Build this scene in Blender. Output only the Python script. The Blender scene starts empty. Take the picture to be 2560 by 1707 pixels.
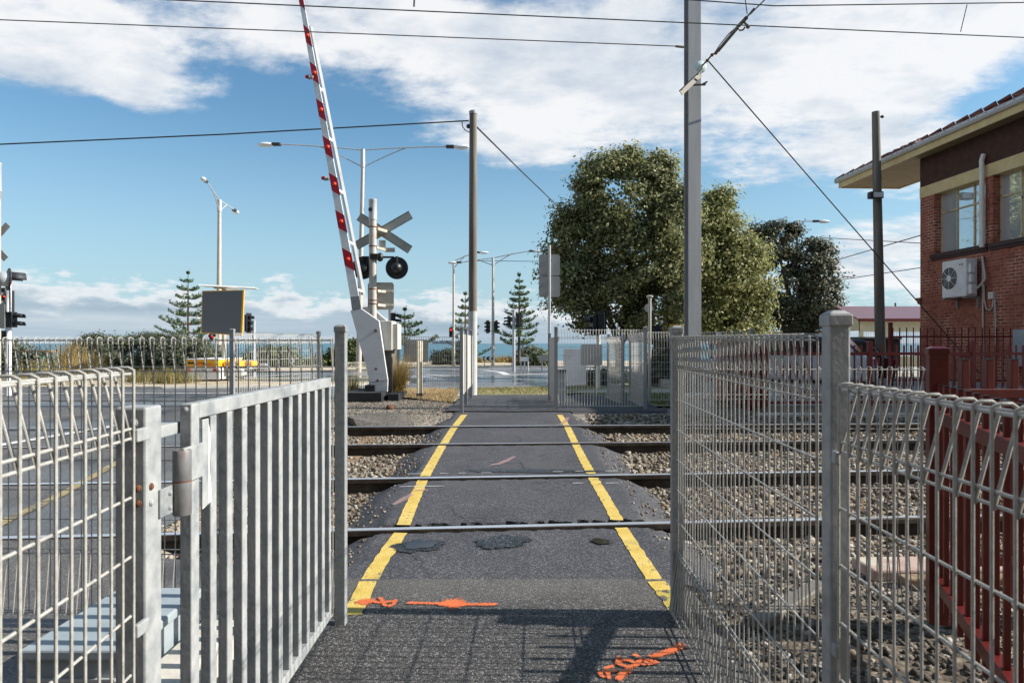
import bpy, math, random
import numpy as np
from mathutils import Vector, Matrix
random.seed(7); rng = np.random.default_rng(7)
PI = math.pi
scene = bpy.context.scene
COL = scene.collection

# ------------------------------------------------------------------ camera numbers
F, CX, HY, EYE = 1707.0, 1280.0, 858.0, 1.34      # 24 mm lens, measured on a 2560 px wide frame
PROF = [(-40, 0), (3.3, 0), (11.7, .19), (16, .19), (24, -.05), (45, -.3), (58, -.4), (66, -.4), (74, -7.6), (1000, -7.6)]
def gz(y):
    for (a, za), (b, zb) in zip(PROF, PROF[1:]):
        if y <= b:
            return za + (zb - za) * max(0, (y - a)) / (b - a)
    return PROF[-1][1]
def at(px, py, y):
    return Vector(((px - CX) / F * y, y, EYE - (py - HY) / F * y))
def gy(py, z=None):
    k = (py - HY) / F
    y = 1.0
    while y < 400:
        zz = gz(y) if z is None else z
        if EYE - k * y <= zz: return y
        y += .01
    return y
def G(px, py, dz=0.0):
    y = gy(py); return Vector(((px - CX) / F * y, y, gz(y) + dz))

# ------------------------------------------------------------------ mesh builder
class MB:
    def __init__(s): s.v = []; s.f = []
    def add(s, vs, fs):
        n = len(s.v); s.v += [tuple(v) for v in vs]; s.f += [tuple(i + n for i in f) for f in fs]; return s
    def hexa(s, p):
        return s.add(p, [(0, 3, 2, 1), (4, 5, 6, 7), (0, 1, 5, 4), (1, 2, 6, 5), (2, 3, 7, 6), (3, 0, 4, 7)])
    def box(s, x0, x1, y0, y1, z0, z1):
        return s.hexa([(x0, y0, z0), (x1, y0, z0), (x1, y1, z0), (x0, y1, z0), (x0, y0, z1), (x1, y0, z1), (x1, y1, z1), (x0, y1, z1)])
    def rbox(s, c, sx, sy, z0, z1, rz=0.0, top=1.0):
        co, si = math.cos(rz), math.sin(rz); P = []
        for z, k in ((z0, 1), (z1, top)):
            for dx, dy in ((-1, -1), (1, -1), (1, 1), (-1, 1)):
                x, y = dx * sx / 2 * k, dy * sy / 2 * k
                P.append((c[0] + x * co - y * si, c[1] + x * si + y * co, z))
        return s.hexa(P)
    def beam(s, a, b, w, h, up=(0, 0, 1)):
        a, b = Vector(a), Vector(b); d = (b - a).normalized(); up = Vector(up)
        if abs(d.dot(up)) > .98: up = Vector((0, 1, 0))
        sd = d.cross(up).normalized(); u = sd.cross(d).normalized(); P = []
        for q in (a, b):
            for i, j in ((-1, -1), (1, -1), (1, 1), (-1, 1)):
                P.append(q + sd * (i * w / 2) + u * (j * h / 2))
        return s.add(P, [(0, 1, 2, 3), (7, 6, 5, 4), (0, 4, 5, 1), (1, 5, 6, 2), (2, 6, 7, 3), (3, 7, 4, 0)])
    def tube(s, pts, r, n=8, r1=None, cap=True):
        pts = [Vector(p) for p in pts]; m = len(pts); V = []; Fc = []
        d0 = (pts[1] - pts[0]).normalized()
        ref = Vector((0, 0, 1)) if abs(d0.z) < .9 else Vector((0, 1, 0))
        sd = d0.cross(ref).normalized()
        for i, p in enumerate(pts):
            d = (pts[min(i + 1, m - 1)] - pts[max(i - 1, 0)]).normalized()
            sd = (sd - d * sd.dot(d)).normalized(); u = d.cross(sd)
            rr = r if r1 is None else r + (r1 - r) * i / (m - 1)
            for k in range(n):
                a = 2 * PI * k / n; V.append(p + sd * (rr * math.cos(a)) + u * (rr * math.sin(a)))
        for i in range(m - 1):
            for k in range(n):
                a, b = i * n + k, i * n + (k + 1) % n; Fc.append((a, b, b + n, a + n))
        if cap: Fc.append(tuple(range(n))[::-1]); Fc.append(tuple(range((m - 1) * n, m * n)))
        return s.add(V, Fc)
    def lathe(s, o, prof, n=16, axis=(0, 0, 1)):
        q = Vector((0, 0, 1)).rotation_difference(Vector(axis)).to_matrix(); o = Vector(o); V = []; Fc = []
        for r, z in prof:
            for k in range(n):
                a = 2 * PI * k / n; V.append(o + q @ Vector((r * math.cos(a), r * math.sin(a), z)))
        for i in range(len(prof) - 1):
            for k in range(n):
                a, b = i * n + k, i * n + (k + 1) % n; Fc.append((a, b, b + n, a + n))
        Fc.append(tuple(range(n))[::-1]); Fc.append(tuple(range((len(prof) - 1) * n, len(prof) * n)))
        return s.add(V, Fc)
    def prism(s, poly, ext):
        poly = [Vector(p) for p in poly]; n = len(poly); e = Vector(ext)
        return s.add(poly + [p + e for p in poly], [tuple(range(n))[::-1], tuple(range(n, 2 * n))] + [(i, (i + 1) % n, (i + 1) % n + n, i + n) for i in range(n)])
    def sph(s, c, r, n=12, sc=(1, 1, 1)):
        V = []; Fc = []; m = n // 2
        for i in range(m + 1):
            t = PI * i / m
            for k in range(n):
                a = 2 * PI * k / n
                V.append((c[0] + sc[0] * r * math.sin(t) * math.cos(a), c[1] + sc[1] * r * math.sin(t) * math.sin(a), c[2] + sc[2] * r * math.cos(t)))
        for i in range(m):
            for k in range(n):
                a, b = i * n + k, i * n + (k + 1) % n; Fc.append((a, a + n, b + n, b))
        return s.add(V, Fc)
    def build(s, name, mat, parent=None, smooth=False, bevel=0, local=False, normals=True):
        off = Vector((0, 0, 0))
        if parent is not None and not local:
            p = parent
            while p.parent is not None: p = p.parent
            off = p.location
        me = bpy.data.meshes.new(name)
        me.from_pydata([(v[0] - off[0], v[1] - off[1], v[2] - off[2]) for v in s.v], [], s.f)
        me.materials.append(mat)
        if normals:
            import bmesh
            b = bmesh.new(); b.from_mesh(me); bmesh.ops.recalc_face_normals(b, faces=b.faces); b.to_mesh(me); b.free()
        if smooth:
            me.polygons.foreach_set('use_smooth', [True] * len(me.polygons))
            try: me.set_sharp_from_angle(angle=math.radians(40))
            except Exception: pass
        o = bpy.data.objects.new(name, me); COL.objects.link(o)
        if parent is not None: o.parent = parent
        if bevel:
            m = o.modifiers.new('bevel', 'BEVEL'); m.width = bevel; m.segments = 2; m.limit_method = 'ANGLE'
        return o

def npmesh(name, V, Fq, mat, parent=None, smooth=False):
    """numpy vertices (N,3) and faces (M,k)"""
    V = np.asarray(V, np.float32); Fq = np.asarray(Fq, np.int32)
    if parent is not None:
        p = parent
        while p.parent is not None: p = p.parent
        V = V - np.array(p.location, np.float32)
    me = bpy.data.meshes.new(name); k = Fq.shape[1]
    me.vertices.add(len(V)); me.vertices.foreach_set('co', V.ravel())
    me.loops.add(Fq.size); me.loops.foreach_set('vertex_index', Fq.ravel())
    me.polygons.add(len(Fq)); me.polygons.foreach_set('loop_start', np.arange(0, Fq.size, k, dtype=np.int32))
    me.polygons.foreach_set('loop_total', np.full(len(Fq), k, np.int32))
    if smooth: me.polygons.foreach_set('use_smooth', np.ones(len(Fq), bool))
    me.update(calc_edges=True); me.validate(); me.materials.append(mat)
    o = bpy.data.objects.new(name, me); COL.objects.link(o)
    if parent is not None: o.parent = parent
    return o

def tag(o, label=None, cat=None, group=None, kind=None):
    if label: o['label'] = label
    if cat: o['category'] = cat
    if group: o['group'] = group
    if kind: o['kind'] = kind
    return o
def root(name, loc, label, cat, group=None, rz=0.0):
    o = bpy.data.objects.new(name, None); o.empty_display_size = .2; COL.objects.link(o)
    o.location = loc; o.rotation_euler = (0, 0, rz)
    return tag(o, label, cat, group)
def struct(mb, name, mat, **k):
    return tag(mb.build(name, mat, **k), kind='structure')
def copytree(o, parent=None):
    c = o.copy(); COL.objects.link(c)
    if parent is not None: c.parent = parent
    for ch in list(o.children): copytree(ch, c)
    return c

# ------------------------------------------------------------------ materials
def nd(nt, t, **k):
    n = nt.nodes.new(t)
    for a, b in k.items(): setattr(n, a, b)
    return n
def newmat(name):
    m = bpy.data.materials.new(name); m.use_nodes = True; nt = m.node_tree
    return m, nt, nt.nodes['Principled BSDF'], nt.links
def ramp(nt, fac, stops):
    r = nd(nt, 'ShaderNodeValToRGB'); e = r.color_ramp.elements
    while len(e) < len(stops): e.new(.5)
    for el, (p, c) in zip(e, stops):
        el.position = p; el.color = (*c, 1) if len(c) == 3 else c
    nt.links.new(fac, r.inputs[0]); return r.outputs[0]
def pm(name, stops, scale=8.0, rough=.6, metal=0.0, bump=0.0, bscale=None, detail=5.0, spec=.5, stretch=(1, 1, 1), rough2=None, extra=None, coord='Object', bdist=.01):
    """noise-mixed principled material; stops = list of colours or (pos, colour)"""
    m, nt, b, L = newmat(name)
    if not isinstance(stops[0][0], (int, float)) or len(stops[0]) != 3: st = stops
    else: st = [(.3 + .4 * i / max(1, len(stops) - 1), c) for i, c in enumerate(stops)]
    tc = nd(nt, 'ShaderNodeTexCoord'); mp = nd(nt, 'ShaderNodeMapping'); mp.inputs['Scale'].default_value = stretch
    L.new(tc.outputs[coord], mp.inputs[0])
    n = nd(nt, 'ShaderNodeTexNoise'); n.inputs['Scale'].default_value = scale; n.inputs['Detail'].default_value = detail; n.inputs['Roughness'].default_value = .65
    L.new(mp.outputs[0], n.inputs[0])
    col = ramp(nt, n.outputs['Fac'], st) if len(st) > 1 else None
    if extra: col = extra(nt, mp.outputs[0], col)
    if col is not None: L.new(col, b.inputs['Base Color'])
    else: b.inputs['Base Color'].default_value = (*st[0][1], 1)
    b.inputs['Roughness'].default_value = rough; b.inputs['Metallic'].default_value = metal
    b.inputs['Specular IOR Level'].default_value = spec
    if rough2 is not None:
        mr = nd(nt, 'ShaderNodeMapRange'); L.new(n.outputs['Fac'], mr.inputs[0]); mr.inputs[1].default_value = .35; mr.inputs[2].default_value = .65
        mr.inputs[3].default_value = rough; mr.inputs[4].default_value = rough2; L.new(mr.outputs[0], b.inputs['Roughness'])
    if bump:
        n2 = nd(nt, 'ShaderNodeTexNoise'); n2.inputs['Scale'].default_value = bscale or scale * 4; n2.inputs['Detail'].default_value = 4
        L.new(mp.outputs[0], n2.inputs[0]); bp = nd(nt, 'ShaderNodeBump'); bp.inputs['Strength'].default_value = bump; bp.inputs['Distance'].default_value = bdist
        L.new(n2.outputs['Fac'], bp.inputs['Height']); L.new(bp.outputs[0], b.inputs['Normal'])
    return m
def mixc(nt, fac, a, b, mode='MIX'):
    x = nd(nt, 'ShaderNodeMix', data_type='RGBA', blend_type=mode)
    for s, v in ((0, fac), (6, a), (7, b)):
        if hasattr(v, 'is_output'): nt.links.new(v, x.inputs[s])
        elif s == 0: x.inputs[0].default_value = v
        else: x.inputs[s].default_value = (*v, 1)
    return x.outputs[2]
def spots(scale, thr, colour, soft=.08, detail=3.0, stretch=(1, 1, 1)):
    def f(nt, vec, col):
        mp = nd(nt, 'ShaderNodeMapping'); mp.inputs['Scale'].default_value = stretch; nt.links.new(vec, mp.inputs[0])
        n = nd(nt, 'ShaderNodeTexNoise'); n.inputs['Scale'].default_value = scale; n.inputs['Detail'].default_value = detail
        nt.links.new(mp.outputs[0], n.inputs[0]); r = ramp(nt, n.outputs['Fac'], [(thr, (0, 0, 0)), (thr + soft, (1, 1, 1))])
        return mixc(nt, r, col, colour)
    return f
def cracks(scale, width, colour, thr=.55):
    def f(nt, vec, col):
        n = nd(nt, 'ShaderNodeTexNoise'); n.inputs['Scale'].default_value = 3.5; n.inputs['Detail'].default_value = 6; nt.links.new(vec, n.inputs[0])
        w = nd(nt, 'ShaderNodeVectorMath', operation='MULTIPLY_ADD'); nt.links.new(n.outputs['Color'], w.inputs[0]); w.inputs[1].default_value = (.35, .35, .35); nt.links.new(vec, w.inputs[2])
        v = nd(nt, 'ShaderNodeTexVoronoi', feature='DISTANCE_TO_EDGE'); v.inputs['Scale'].default_value = scale; nt.links.new(w.outputs[0], v.inputs[0])
        m = nd(nt, 'ShaderNodeTexNoise'); m.inputs['Scale'].default_value = .9; nt.links.new(vec, m.inputs[0])
        a = ramp(nt, v.outputs['Distance'], [(0, (1, 1, 1)), (width, (0, 0, 0))]); b_ = ramp(nt, m.outputs['Fac'], [(thr, (0, 0, 0)), (thr + .06, (.85, .85, .85))])
        return mixc(nt, mixc(nt, 1.0, a, b_, 'MULTIPLY'), col, colour)
    return f
def chain(*fs):
    def f(nt, vec, col):
        for g in fs: col = g(nt, vec, col)
        return col
    return f
def asphalt(name, a, b_, chips, cell=260.0, rough=.75, patches=None, bump=.5, big=None, wetrough=None):
    """aggregate speckle: voronoi chips of different greys in a dark binder"""
    m, nt, b, L = newmat(name)
    tc = nd(nt, 'ShaderNodeTexCoord')
    v = nd(nt, 'ShaderNodeTexVoronoi'); v.inputs['Scale'].default_value = cell; L.new(tc.outputs['Object'], v.inputs[0])
    sp = nd(nt, 'ShaderNodeSeparateColor'); L.new(v.outputs['Color'], sp.inputs[0])
    chip = ramp(nt, sp.outputs[0], [(0, a), (.5, b_), (.82, tuple(x * 1.6 for x in b_)), (.9, chips), (1, chips)])
    n = nd(nt, 'ShaderNodeTexNoise'); n.inputs['Scale'].default_value = 1.7; n.inputs['Detail'].default_value = 7; n.inputs['Roughness'].default_value = .7; L.new(tc.outputs['Object'], n.inputs[0])
    tone = ramp(nt, n.outputs['Fac'], [(.3, (.72, .72, .74)), (.7, (1.22, 1.2, 1.17))])
    col = mixc(nt, 1.0, chip, tone, 'MULTIPLY')
    if big: col = big(nt, tc.outputs['Object'], col)
    L.new(col, b.inputs['Base Color']); b.inputs['Roughness'].default_value = rough; b.inputs['Specular IOR Level'].default_value = .4
    if wetrough:   # rain-wet streaks are smoother
        mpw = nd(nt, 'ShaderNodeMapping'); mpw.inputs['Scale'].default_value = (.12, 1.3, 1); L.new(tc.outputs['Object'], mpw.inputs[0]); nw = nd(nt, 'ShaderNodeTexNoise'); nw.inputs['Scale'].default_value = .55; nw.inputs['Detail'].default_value = 5; L.new(mpw.outputs[0], nw.inputs[0])
        L.new(ramp(nt, nw.outputs['Fac'], [(.44, (rough,) * 3), (.56, (wetrough,) * 3)]), b.inputs['Roughness']); b.inputs['Specular IOR Level'].default_value = .55
    n3 = nd(nt, 'ShaderNodeTexNoise'); n3.inputs['Scale'].default_value = 3; L.new(tc.outputs['Object'], n3.inputs[0])
    add = nd(nt, 'ShaderNodeMath', operation='MULTIPLY_ADD'); L.new(v.outputs['Distance'], add.inputs[0]); add.inputs[1].default_value = -1.0; L.new(n3.outputs['Fac'], add.inputs[2])
    bp = nd(nt, 'ShaderNodeBump'); bp.inputs['Strength'].default_value = bump; bp.inputs['Distance'].default_value = .004
    L.new(add.outputs[0], bp.inputs['Height']); L.new(bp.outputs[0], b.inputs['Normal'])
    return m
def leafmat(name, stops, rough=.55, trans=.25):
    m, nt, b, L = newmat(name)
    g = nd(nt, 'ShaderNodeNewGeometry'); col = ramp(nt, g.outputs['Random Per Island'], stops)
    L.new(col, b.inputs['Base Color']); b.inputs['Roughness'].default_value = rough; b.inputs['Specular IOR Level'].default_value = .18
    t = nd(nt, 'ShaderNodeBsdfTranslucent'); L.new(col, t.inputs[0])
    mx = nd(nt, 'ShaderNodeMixShader'); mx.inputs[0].default_value = trans
    L.new(b.outputs[0], mx.inputs[1]); L.new(t.outputs[0], mx.inputs[2]); L.new(mx.outputs[0], nt.nodes['Material Output'].inputs[0])
    return m
M = {}
M['galv'] = pm('galvanised_steel', [(.3, (.225, .24, .25)), (.5, (.32, .33, .335)), (.7, (.40, .40, .395))], 17, .5, .08, .08, 90, rough2=.62, spec=.3,
               extra=chain(spots(5, .60, (.20, .215, .23), .12), spots(9, .7, (.34, .31, .26), .1), spots(3, .62, (.4, .4, .395), .12, stretch=(1, 1, .3))))
M['galv_old'] = pm('weathered_galvanised_steel', [(.3, (.19, .205, .215)), (.5, (.25, .26, .265)), (.72, (.32, .32, .31))], 40, .6, .05, .15, 120,
               extra=chain(spots(7, .6, (.14, .155, .17), .12), spots(4, .7, (.3, .275, .23), .12)))
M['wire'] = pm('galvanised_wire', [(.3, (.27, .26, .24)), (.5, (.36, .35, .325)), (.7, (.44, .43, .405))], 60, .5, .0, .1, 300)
M['wire_far'] = pm('sunlit_galvanised_wire', [(.3, (.46, .44, .40)), (.7, (.62, .60, .56))], 30, .5)  # same wire as the near fences, sunlit brightness put into the colour
M['wire_cream'] = pm('cream_coated_wire', [(.3, (.55, .5, .36)), (.7, (.7, .65, .5))], 30, .5)
M['rust'] = pm('rusty_steel', [(.3, (.08, .028, .014)), (.5, (.17, .065, .03)), (.7, (.27, .13, .07))], 60, .85, .1, .5, 200)
M['white'] = pm('white_paint', [(.3, (.62, .62, .6)), (.55, (.76, .76, .75)), (.75, (.82, .82, .82))], 3, .42, 0, .03, 40,
               extra=chain(spots(2.2, .62, (.6, .57, .5), .16), spots(14, .73, (.36, .22, .12), .05)))
M['white_cover'] = pm('white_cover_paint', [(.3, (.58, .58, .58)), (.7, (.7, .7, .71))], 2, .38, 0, .03, 30, extra=chain(spots(3, .6, (.55, .52, .46), .2), spots(11, .74, (.3, .2, .12), .03)))
M['redband'] = pm('red_reflective_band', [(.3, (.38, .006, .018)), (.7, (.48, .01, .022))], 9, .4)
M['lens_orange'] = pm('orange_reflector', [(.3, (.75, .045, .01)), (.7, (.85, .07, .02))], 12, .2)
M['lens_red'] = pm('red_lens', [(.3, (.45, .01, .015)), (.7, (.55, .02, .02))], 12, .2)
M['cream'] = pm('cream_paint', [(.3, (.5, .43, .26)), (.5, (.6, .53, .34)), (.72, (.66, .6, .42))], 4, .6, 0, .05, 40, extra=spots(6, .7, (.38, .3, .18), .1))
M['cream_pale'] = pm('pale_cream_paint', [(.3, (.6, .54, .38)), (.7, (.72, .67, .5))], 4, .6)
M['creampost'] = pm('chipped_cream_paint', [(.3, (.66, .6, .47)), (.7, (.76, .7, .58))], 9, .6, 0, .1, 50, extra=chain(spots(6, .6, (.33, .15, .05), .06, stretch=(1, 1, .4)), spots(20, .66, (.2, .08, .03), .05)))
M['boxcream'] = pm('weathered_cream_box', [(.3, (.50, .48, .42)), (.7, (.6, .58, .52))], 3, .55, extra=spots(4, .62, (.34, .29, .2), .15, stretch=(1, 1, .3)))
M['redpaint'] = pm('maroon_gloss_paint', [(.3, (.075, .008, .006)), (.55, (.112, .012, .009)), (.75, (.15, .024, .018))], 5, .34, 0, .05, 60, extra=chain(spots(7, .66, (.16, .05, .04), .12, stretch=(1, 1, .4)), spots(30, .74, (.05, .02, .015), .04)))
M['redpaint_far'] = pm('maroon_fence_paint', [(.3, (.13, .011, .009)), (.7, (.18, .018, .013))], 6, .5)
M['hinge'] = pm('rust_streaked_hinge_steel', [(.3, (.12, .115, .115)), (.6, (.2, .2, .205))], 12, .5, .15, extra=spots(9, .56, (.14, .06, .03), .1, stretch=(1, 1, .35)))
M['concrete'] = pm('concrete', [(.3, (.26, .245, .22)), (.5, (.36, .345, .31)), (.7, (.44, .42, .38))], 9, .85, 0, .2, 90)
M['palecon'] = pm('pale_concrete', [(.3, (.42, .39, .34)), (.7, (.6, .57, .51))], 6, .85, 0, .2, 60)
M['pinkcon'] = pm('stained_pinkish_concrete', [(.3, (.33, .225, .185)), (.7, (.46, .34, .285))], 5, .85, 0, .2, 60, extra=spots(3, .62, (.46, .42, .33), .08))
M['wood'] = pm('weathered_pole_timber', [(.3, (.09, .076, .062)), (.5, (.16, .138, .115)), (.72, (.26, .23, .195))], 7, .85, 0, .4, 30, stretch=(1, 1, .06))
M['sleeper'] = pm('old_sleeper_timber', [(.3, (.11, .065, .035)), (.5, (.2, .125, .07)), (.72, (.3, .22, .14))], 9, .9, 0, .5, 40, stretch=(1.0, .12, 1))
M['greyband'] = pm('grey_painted_pole_base', [(.3, (.38, .39, .4)), (.7, (.5, .5, .5))], 8, .7)
M['black'] = pm('black_plastic', [(.3, (.008, .009, .011)), (.7, (.018, .019, .022))], 9, .45)
M['dark'] = pm('dark_grey_metal', [(.3, (.02, .022, .026)), (.7, (.045, .048, .055))], 12, .6, 0, .1, 60)
M['footing'] = pm('dark_painted_concrete_footing', [(.3, (.012, .013, .015)), (.7, (.03, .031, .034))], 9, .8, 0, .2, 50)
M['alu'] = pm('sign_back_aluminium', [(.3, (.35, .34, .3)), (.7, (.45, .44, .4))], 3, .5, .3, extra=spots(2.5, .6, (.3, .27, .2), .2))
M['alu_grey'] = pm('grey_sign_back', [(.3, (.36, .35, .33)), (.7, (.43, .42, .40))], 3, .6, .1)
M['polegrey'] = pm('grey_cream_mast_paint', [(.3, (.40, .375, .33)), (.7, (.5, .475, .43))], 5, .5, .1, extra=spots(5, .68, (.36, .25, .15), .06, stretch=(1, 1, .5)))
M['lamp_pole'] = pm('lamp_pole_steel', [(.3, (.40, .36, .31)), (.7, (.5, .46, .41))], 3, .5, .2, extra=spots(2, .6, (.48, .33, .2), .2, stretch=(1, 1, .3)))
M['lampgrey'] = pm('light_grey_lamp_arm', [(.3, (.42, .435, .45)), (.7, (.52, .53, .54))], 3, .45, .3)
M['lampglass'] = pm('lamp_diffuser', [(.3, (.6, .62, .64)), (.7, (.75, .76, .77))], 9, .12)
M['mast'] = pm('grey_steel_mast', [(.3, (.28, .285, .295)), (.55, (.34, .345, .35)), (.75, (.39, .39, .39))], 2.2, .6, .0, .05, 40, stretch=(3, 3, .3), extra=spots(3, .66, (.2, .22, .24), .1))
M['yellow'] = pm('yellow_trailer_paint', [(.3, (.75, .38, .015)), (.7, (.85, .46, .025))], 3, .4)
M['cabinet'] = pm('blue_grey_cabinet_paint', [(.3, (.25, .295, .32)), (.5, (.30, .345, .37)), (.72, (.35, .39, .41))], 4, .45, .0, .04, 50, extra=spots(9, .72, (.14, .17, .19), .05))
M['tyre'] = pm('black_rubber', [(.3, (.012, .012, .012)), (.7, (.025, .025, .025))], 20, .85)
M['rim'] = pm('white_wheel_rim', [(.3, (.6, .6, .6)), (.7, (.72, .72, .72))], 9, .4)
M['glassy'] = pm('car_window_glass', [(.3, (.015, .02, .022)), (.7, (.03, .036, .04))], 4, .06, 0, spec=.8)
M['hidark'] = pm('black_lettering', [(.3, (.02, .016, .01)), (.7, (.05, .04, .03))], 9, .6)
M['redlet'] = pm('red_lettering', [(.3, (.45, .05, .01)), (.7, (.55, .08, .02))], 9, .6)
M['cable'] = pm('black_cable', [(.3, (.02, .022, .025)), (.7, (.045, .047, .05))], 9, .6)
M['cable_brown'] = pm('bronze_wire', [(.3, (.09, .065, .045)), (.7, (.15, .11, .08))], 9, .5, .4)
M['insul'] = pm('pale_glass_insulator', [(.3, (.55, .66, .64)), (.7, (.7, .78, .77))], 9, .08, spec=.8)
M['steelbr'] = pm('weathered_bracket_steel', [(.3, (.13, .12, .1)), (.7, (.22, .2, .17))], 9, .6, .3)
def emis(name, c, s):
    m, nt, b, L = newmat(name); b.inputs['Base Color'].default_value = (*c, 1); b.inputs['Emission Color'].default_value = (*c, 1); b.inputs['Emission Strength'].default_value = s
    n = nd(nt, 'ShaderNodeTexVoronoi'); n.inputs['Scale'].default_value = 60; L.new(ramp(nt, n.outputs['Distance'], [(0, c), (.7, tuple(x * .8 for x in c))]), b.inputs['Emission Color'])
    return m
M['lit_red'] = emis('lit_red_signal', (1, .03, .015), 3.0)
# ------------------------------------------------------------------ camera, sun, sky
EXPO = .75
cam_d = bpy.data.cameras.new('camera'); cam = bpy.data.objects.new('camera', cam_d); COL.objects.link(cam)
cam.location = (0, 0, EYE); cam.rotation_euler = (PI / 2, 0, 0)
cam_d.lens = 24; cam_d.sensor_width = 36; cam_d.shift_y = 4.5 / 2560; cam_d.clip_start = .05; cam_d.clip_end = 60000
cam_d.dof.use_dof = True; cam_d.dof.focus_distance = 9.0; cam_d.dof.aperture_fstop = 9.0
scene.camera = cam
SUN_EL = math.radians(32.6); S = Vector((math.cos(SUN_EL) * .9997, -math.cos(SUN_EL) * .026, math.sin(SUN_EL)))
sun_d = bpy.data.lights.new('sun', 'SUN'); sun = bpy.data.objects.new('sun', sun_d); COL.objects.link(sun)
sun_d.energy = 5.0; sun_d.angle = math.radians(.5); sun_d.color = (1, .945, .86)
sun.rotation_euler = (-S).to_track_quat('-Z', 'Y').to_euler(); sun.location = (8, -2, 12)
scene.view_settings.view_transform = 'Standard'; scene.view_settings.look = 'None'
scene.view_settings.exposure = EXPO; scene.view_settings.gamma = 1

def make_world():
    w = bpy.data.worlds.new('World'); scene.world = w; w.use_nodes = True; nt = w.node_tree; L = nt.links
    bg = nt.nodes['Background']
    sky = nd(nt, 'ShaderNodeTexSky', sky_type='NISHITA'); sky.sun_disc = False
    sky.sun_elevation = SUN_EL; sky.sun_rotation = math.radians(93.4); sky.air_density = 1.0; sky.dust_density = 1.3; sky.ozone_density = 1.3; sky.altitude = 10
    tc = nd(nt, 'ShaderNodeTexCoord'); sep = nd(nt, 'ShaderNodeSeparateXYZ'); L.new(tc.outputs['Generated'], sep.inputs[0])
    def mth(op, *a, clamp=False):
        n = nd(nt, 'ShaderNodeMath', operation=op, use_clamp=clamp)
        for i, x in enumerate(a):
            if hasattr(x, 'is_output'): L.new(x, n.inputs[i])
            else: n.inputs[i].default_value = x
        return n.outputs[0]
    X, Y, Z = sep.outputs
    # compass bearing and elevation of the direction looked in
    az = mth('ARCTAN2', X, Y); el = mth('ARCSINE', Z)
    # cloud layer: directions projected on a plane overhead
    zz = mth('ADD', mth('MAXIMUM', Z, 0.0), .16)
    cx = mth('DIVIDE', X, zz); cy = mth('DIVIDE', Y, zz)
    cv = nd(nt, 'ShaderNodeCombineXYZ'); L.new(cx, cv.inputs[0]); L.new(mth('MULTIPLY', cy, 1.25), cv.inputs[1]); cv.inputs[2].default_value = 3.7
    def noise(vec, sc, det, rough, dist=0.0):
        n = nd(nt, 'ShaderNodeTexNoise'); n.inputs['Scale'].default_value = sc; n.inputs['Detail'].default_value = det; n.inputs['Roughness'].default_value = rough; n.inputs['Distortion'].default_value = dist
        L.new(vec, n.inputs[0]); return n.outputs['Fac']
    n1 = noise(cv.outputs[0], 1.5, 10, .60, .25); n2 = noise(cv.outputs[0], 5.0, 8, .64, .1)
    # where the cloud banks stand (bearing, elevation in the photograph's half of the sky)
    def blob(dx, dy, rx, ry, rot, amp):
        px, py = dx * 1.0884, dy * 1.0884
        a0 = math.atan((px - CX) / F); e0 = math.atan((HY - py) / F * math.cos(a0))
        sx = rx * 1.0884 / F; sy = ry * 1.0884 / F; c, s_ = math.cos(rot), math.sin(rot)
        da = mth('SUBTRACT', az, a0); de = mth('SUBTRACT', el, e0)
        u = mth('DIVIDE', mth('ADD', mth('MULTIPLY', da, c), mth('MULTIPLY', de, s_)), sx)
        v = mth('DIVIDE', mth('SUBTRACT', mth('MULTIPLY', de, c), mth('MULTIPLY', da, s_)), sy)
        q = mth('ADD', mth('MULTIPLY', u, u), mth('MULTIPLY', v, v))
        return mth('MULTIPLY', mth('EXPONENT', mth('MULTIPLY', q, -1.0)), amp)
    B = [(60, 40, 420, 115, -.05, .56), (330, 150, 140, 70, -.5, .35), (110, 175, 160, 28, -.12, .30), (300, 210, 75, 34, -.35, .34), (700, 0, 520, 80, -.10, .46), (1150, 130, 290, 85, -.35, .50), (790, 275, 260, 70, -.15, -.30),
         (1500, 90, 420, 170, -.1, .48), (1330, 235, 330, 60, .02, .36), (1850, 170, 420, 190, 0, .50), (2180, 200, 220, 200, .1, .40), (1960, 330, 300, 90, .1, .42), (2300, 15, 260, 50, 0, .5),
         (1190, 350, 170, 45, -.08, .62), (980, 318, 300, 26, -.02, .26), (1150, 430, 120, 18, 0, .25),
         (2060, 560, 150, 60, .1, .46), (1930, 640, 190, 90, 0, .46), (1180, 690, 200, 70, 0, .30), (2290, 90, 130, 26, .3, .2),
         (1980, 130, 110, 40, .3, -.22), (2310, 190, 130, 110, .3, -.34), (1400, 285, 200, 30, .1, -.16), (330, 330, 900, 95, 0, -.25), (560, 520, 900, 120, 0, -.35), (1700, 455, 300, 60, 0, -.2)]
    bias = None
    for b_ in B:
        q = blob(*b_); bias = q if bias is None else mth('ADD', bias, q)
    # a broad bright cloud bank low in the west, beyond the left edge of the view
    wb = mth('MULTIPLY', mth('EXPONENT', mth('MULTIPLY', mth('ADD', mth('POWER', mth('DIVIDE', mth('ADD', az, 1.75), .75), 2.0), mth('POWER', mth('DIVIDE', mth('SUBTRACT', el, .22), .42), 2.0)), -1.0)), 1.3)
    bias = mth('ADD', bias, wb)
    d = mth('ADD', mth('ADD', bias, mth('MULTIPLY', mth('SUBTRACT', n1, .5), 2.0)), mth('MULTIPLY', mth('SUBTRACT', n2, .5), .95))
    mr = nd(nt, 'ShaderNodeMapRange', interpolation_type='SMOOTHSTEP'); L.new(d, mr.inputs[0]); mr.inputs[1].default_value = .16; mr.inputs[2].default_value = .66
    dens = mr.outputs[0]
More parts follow.
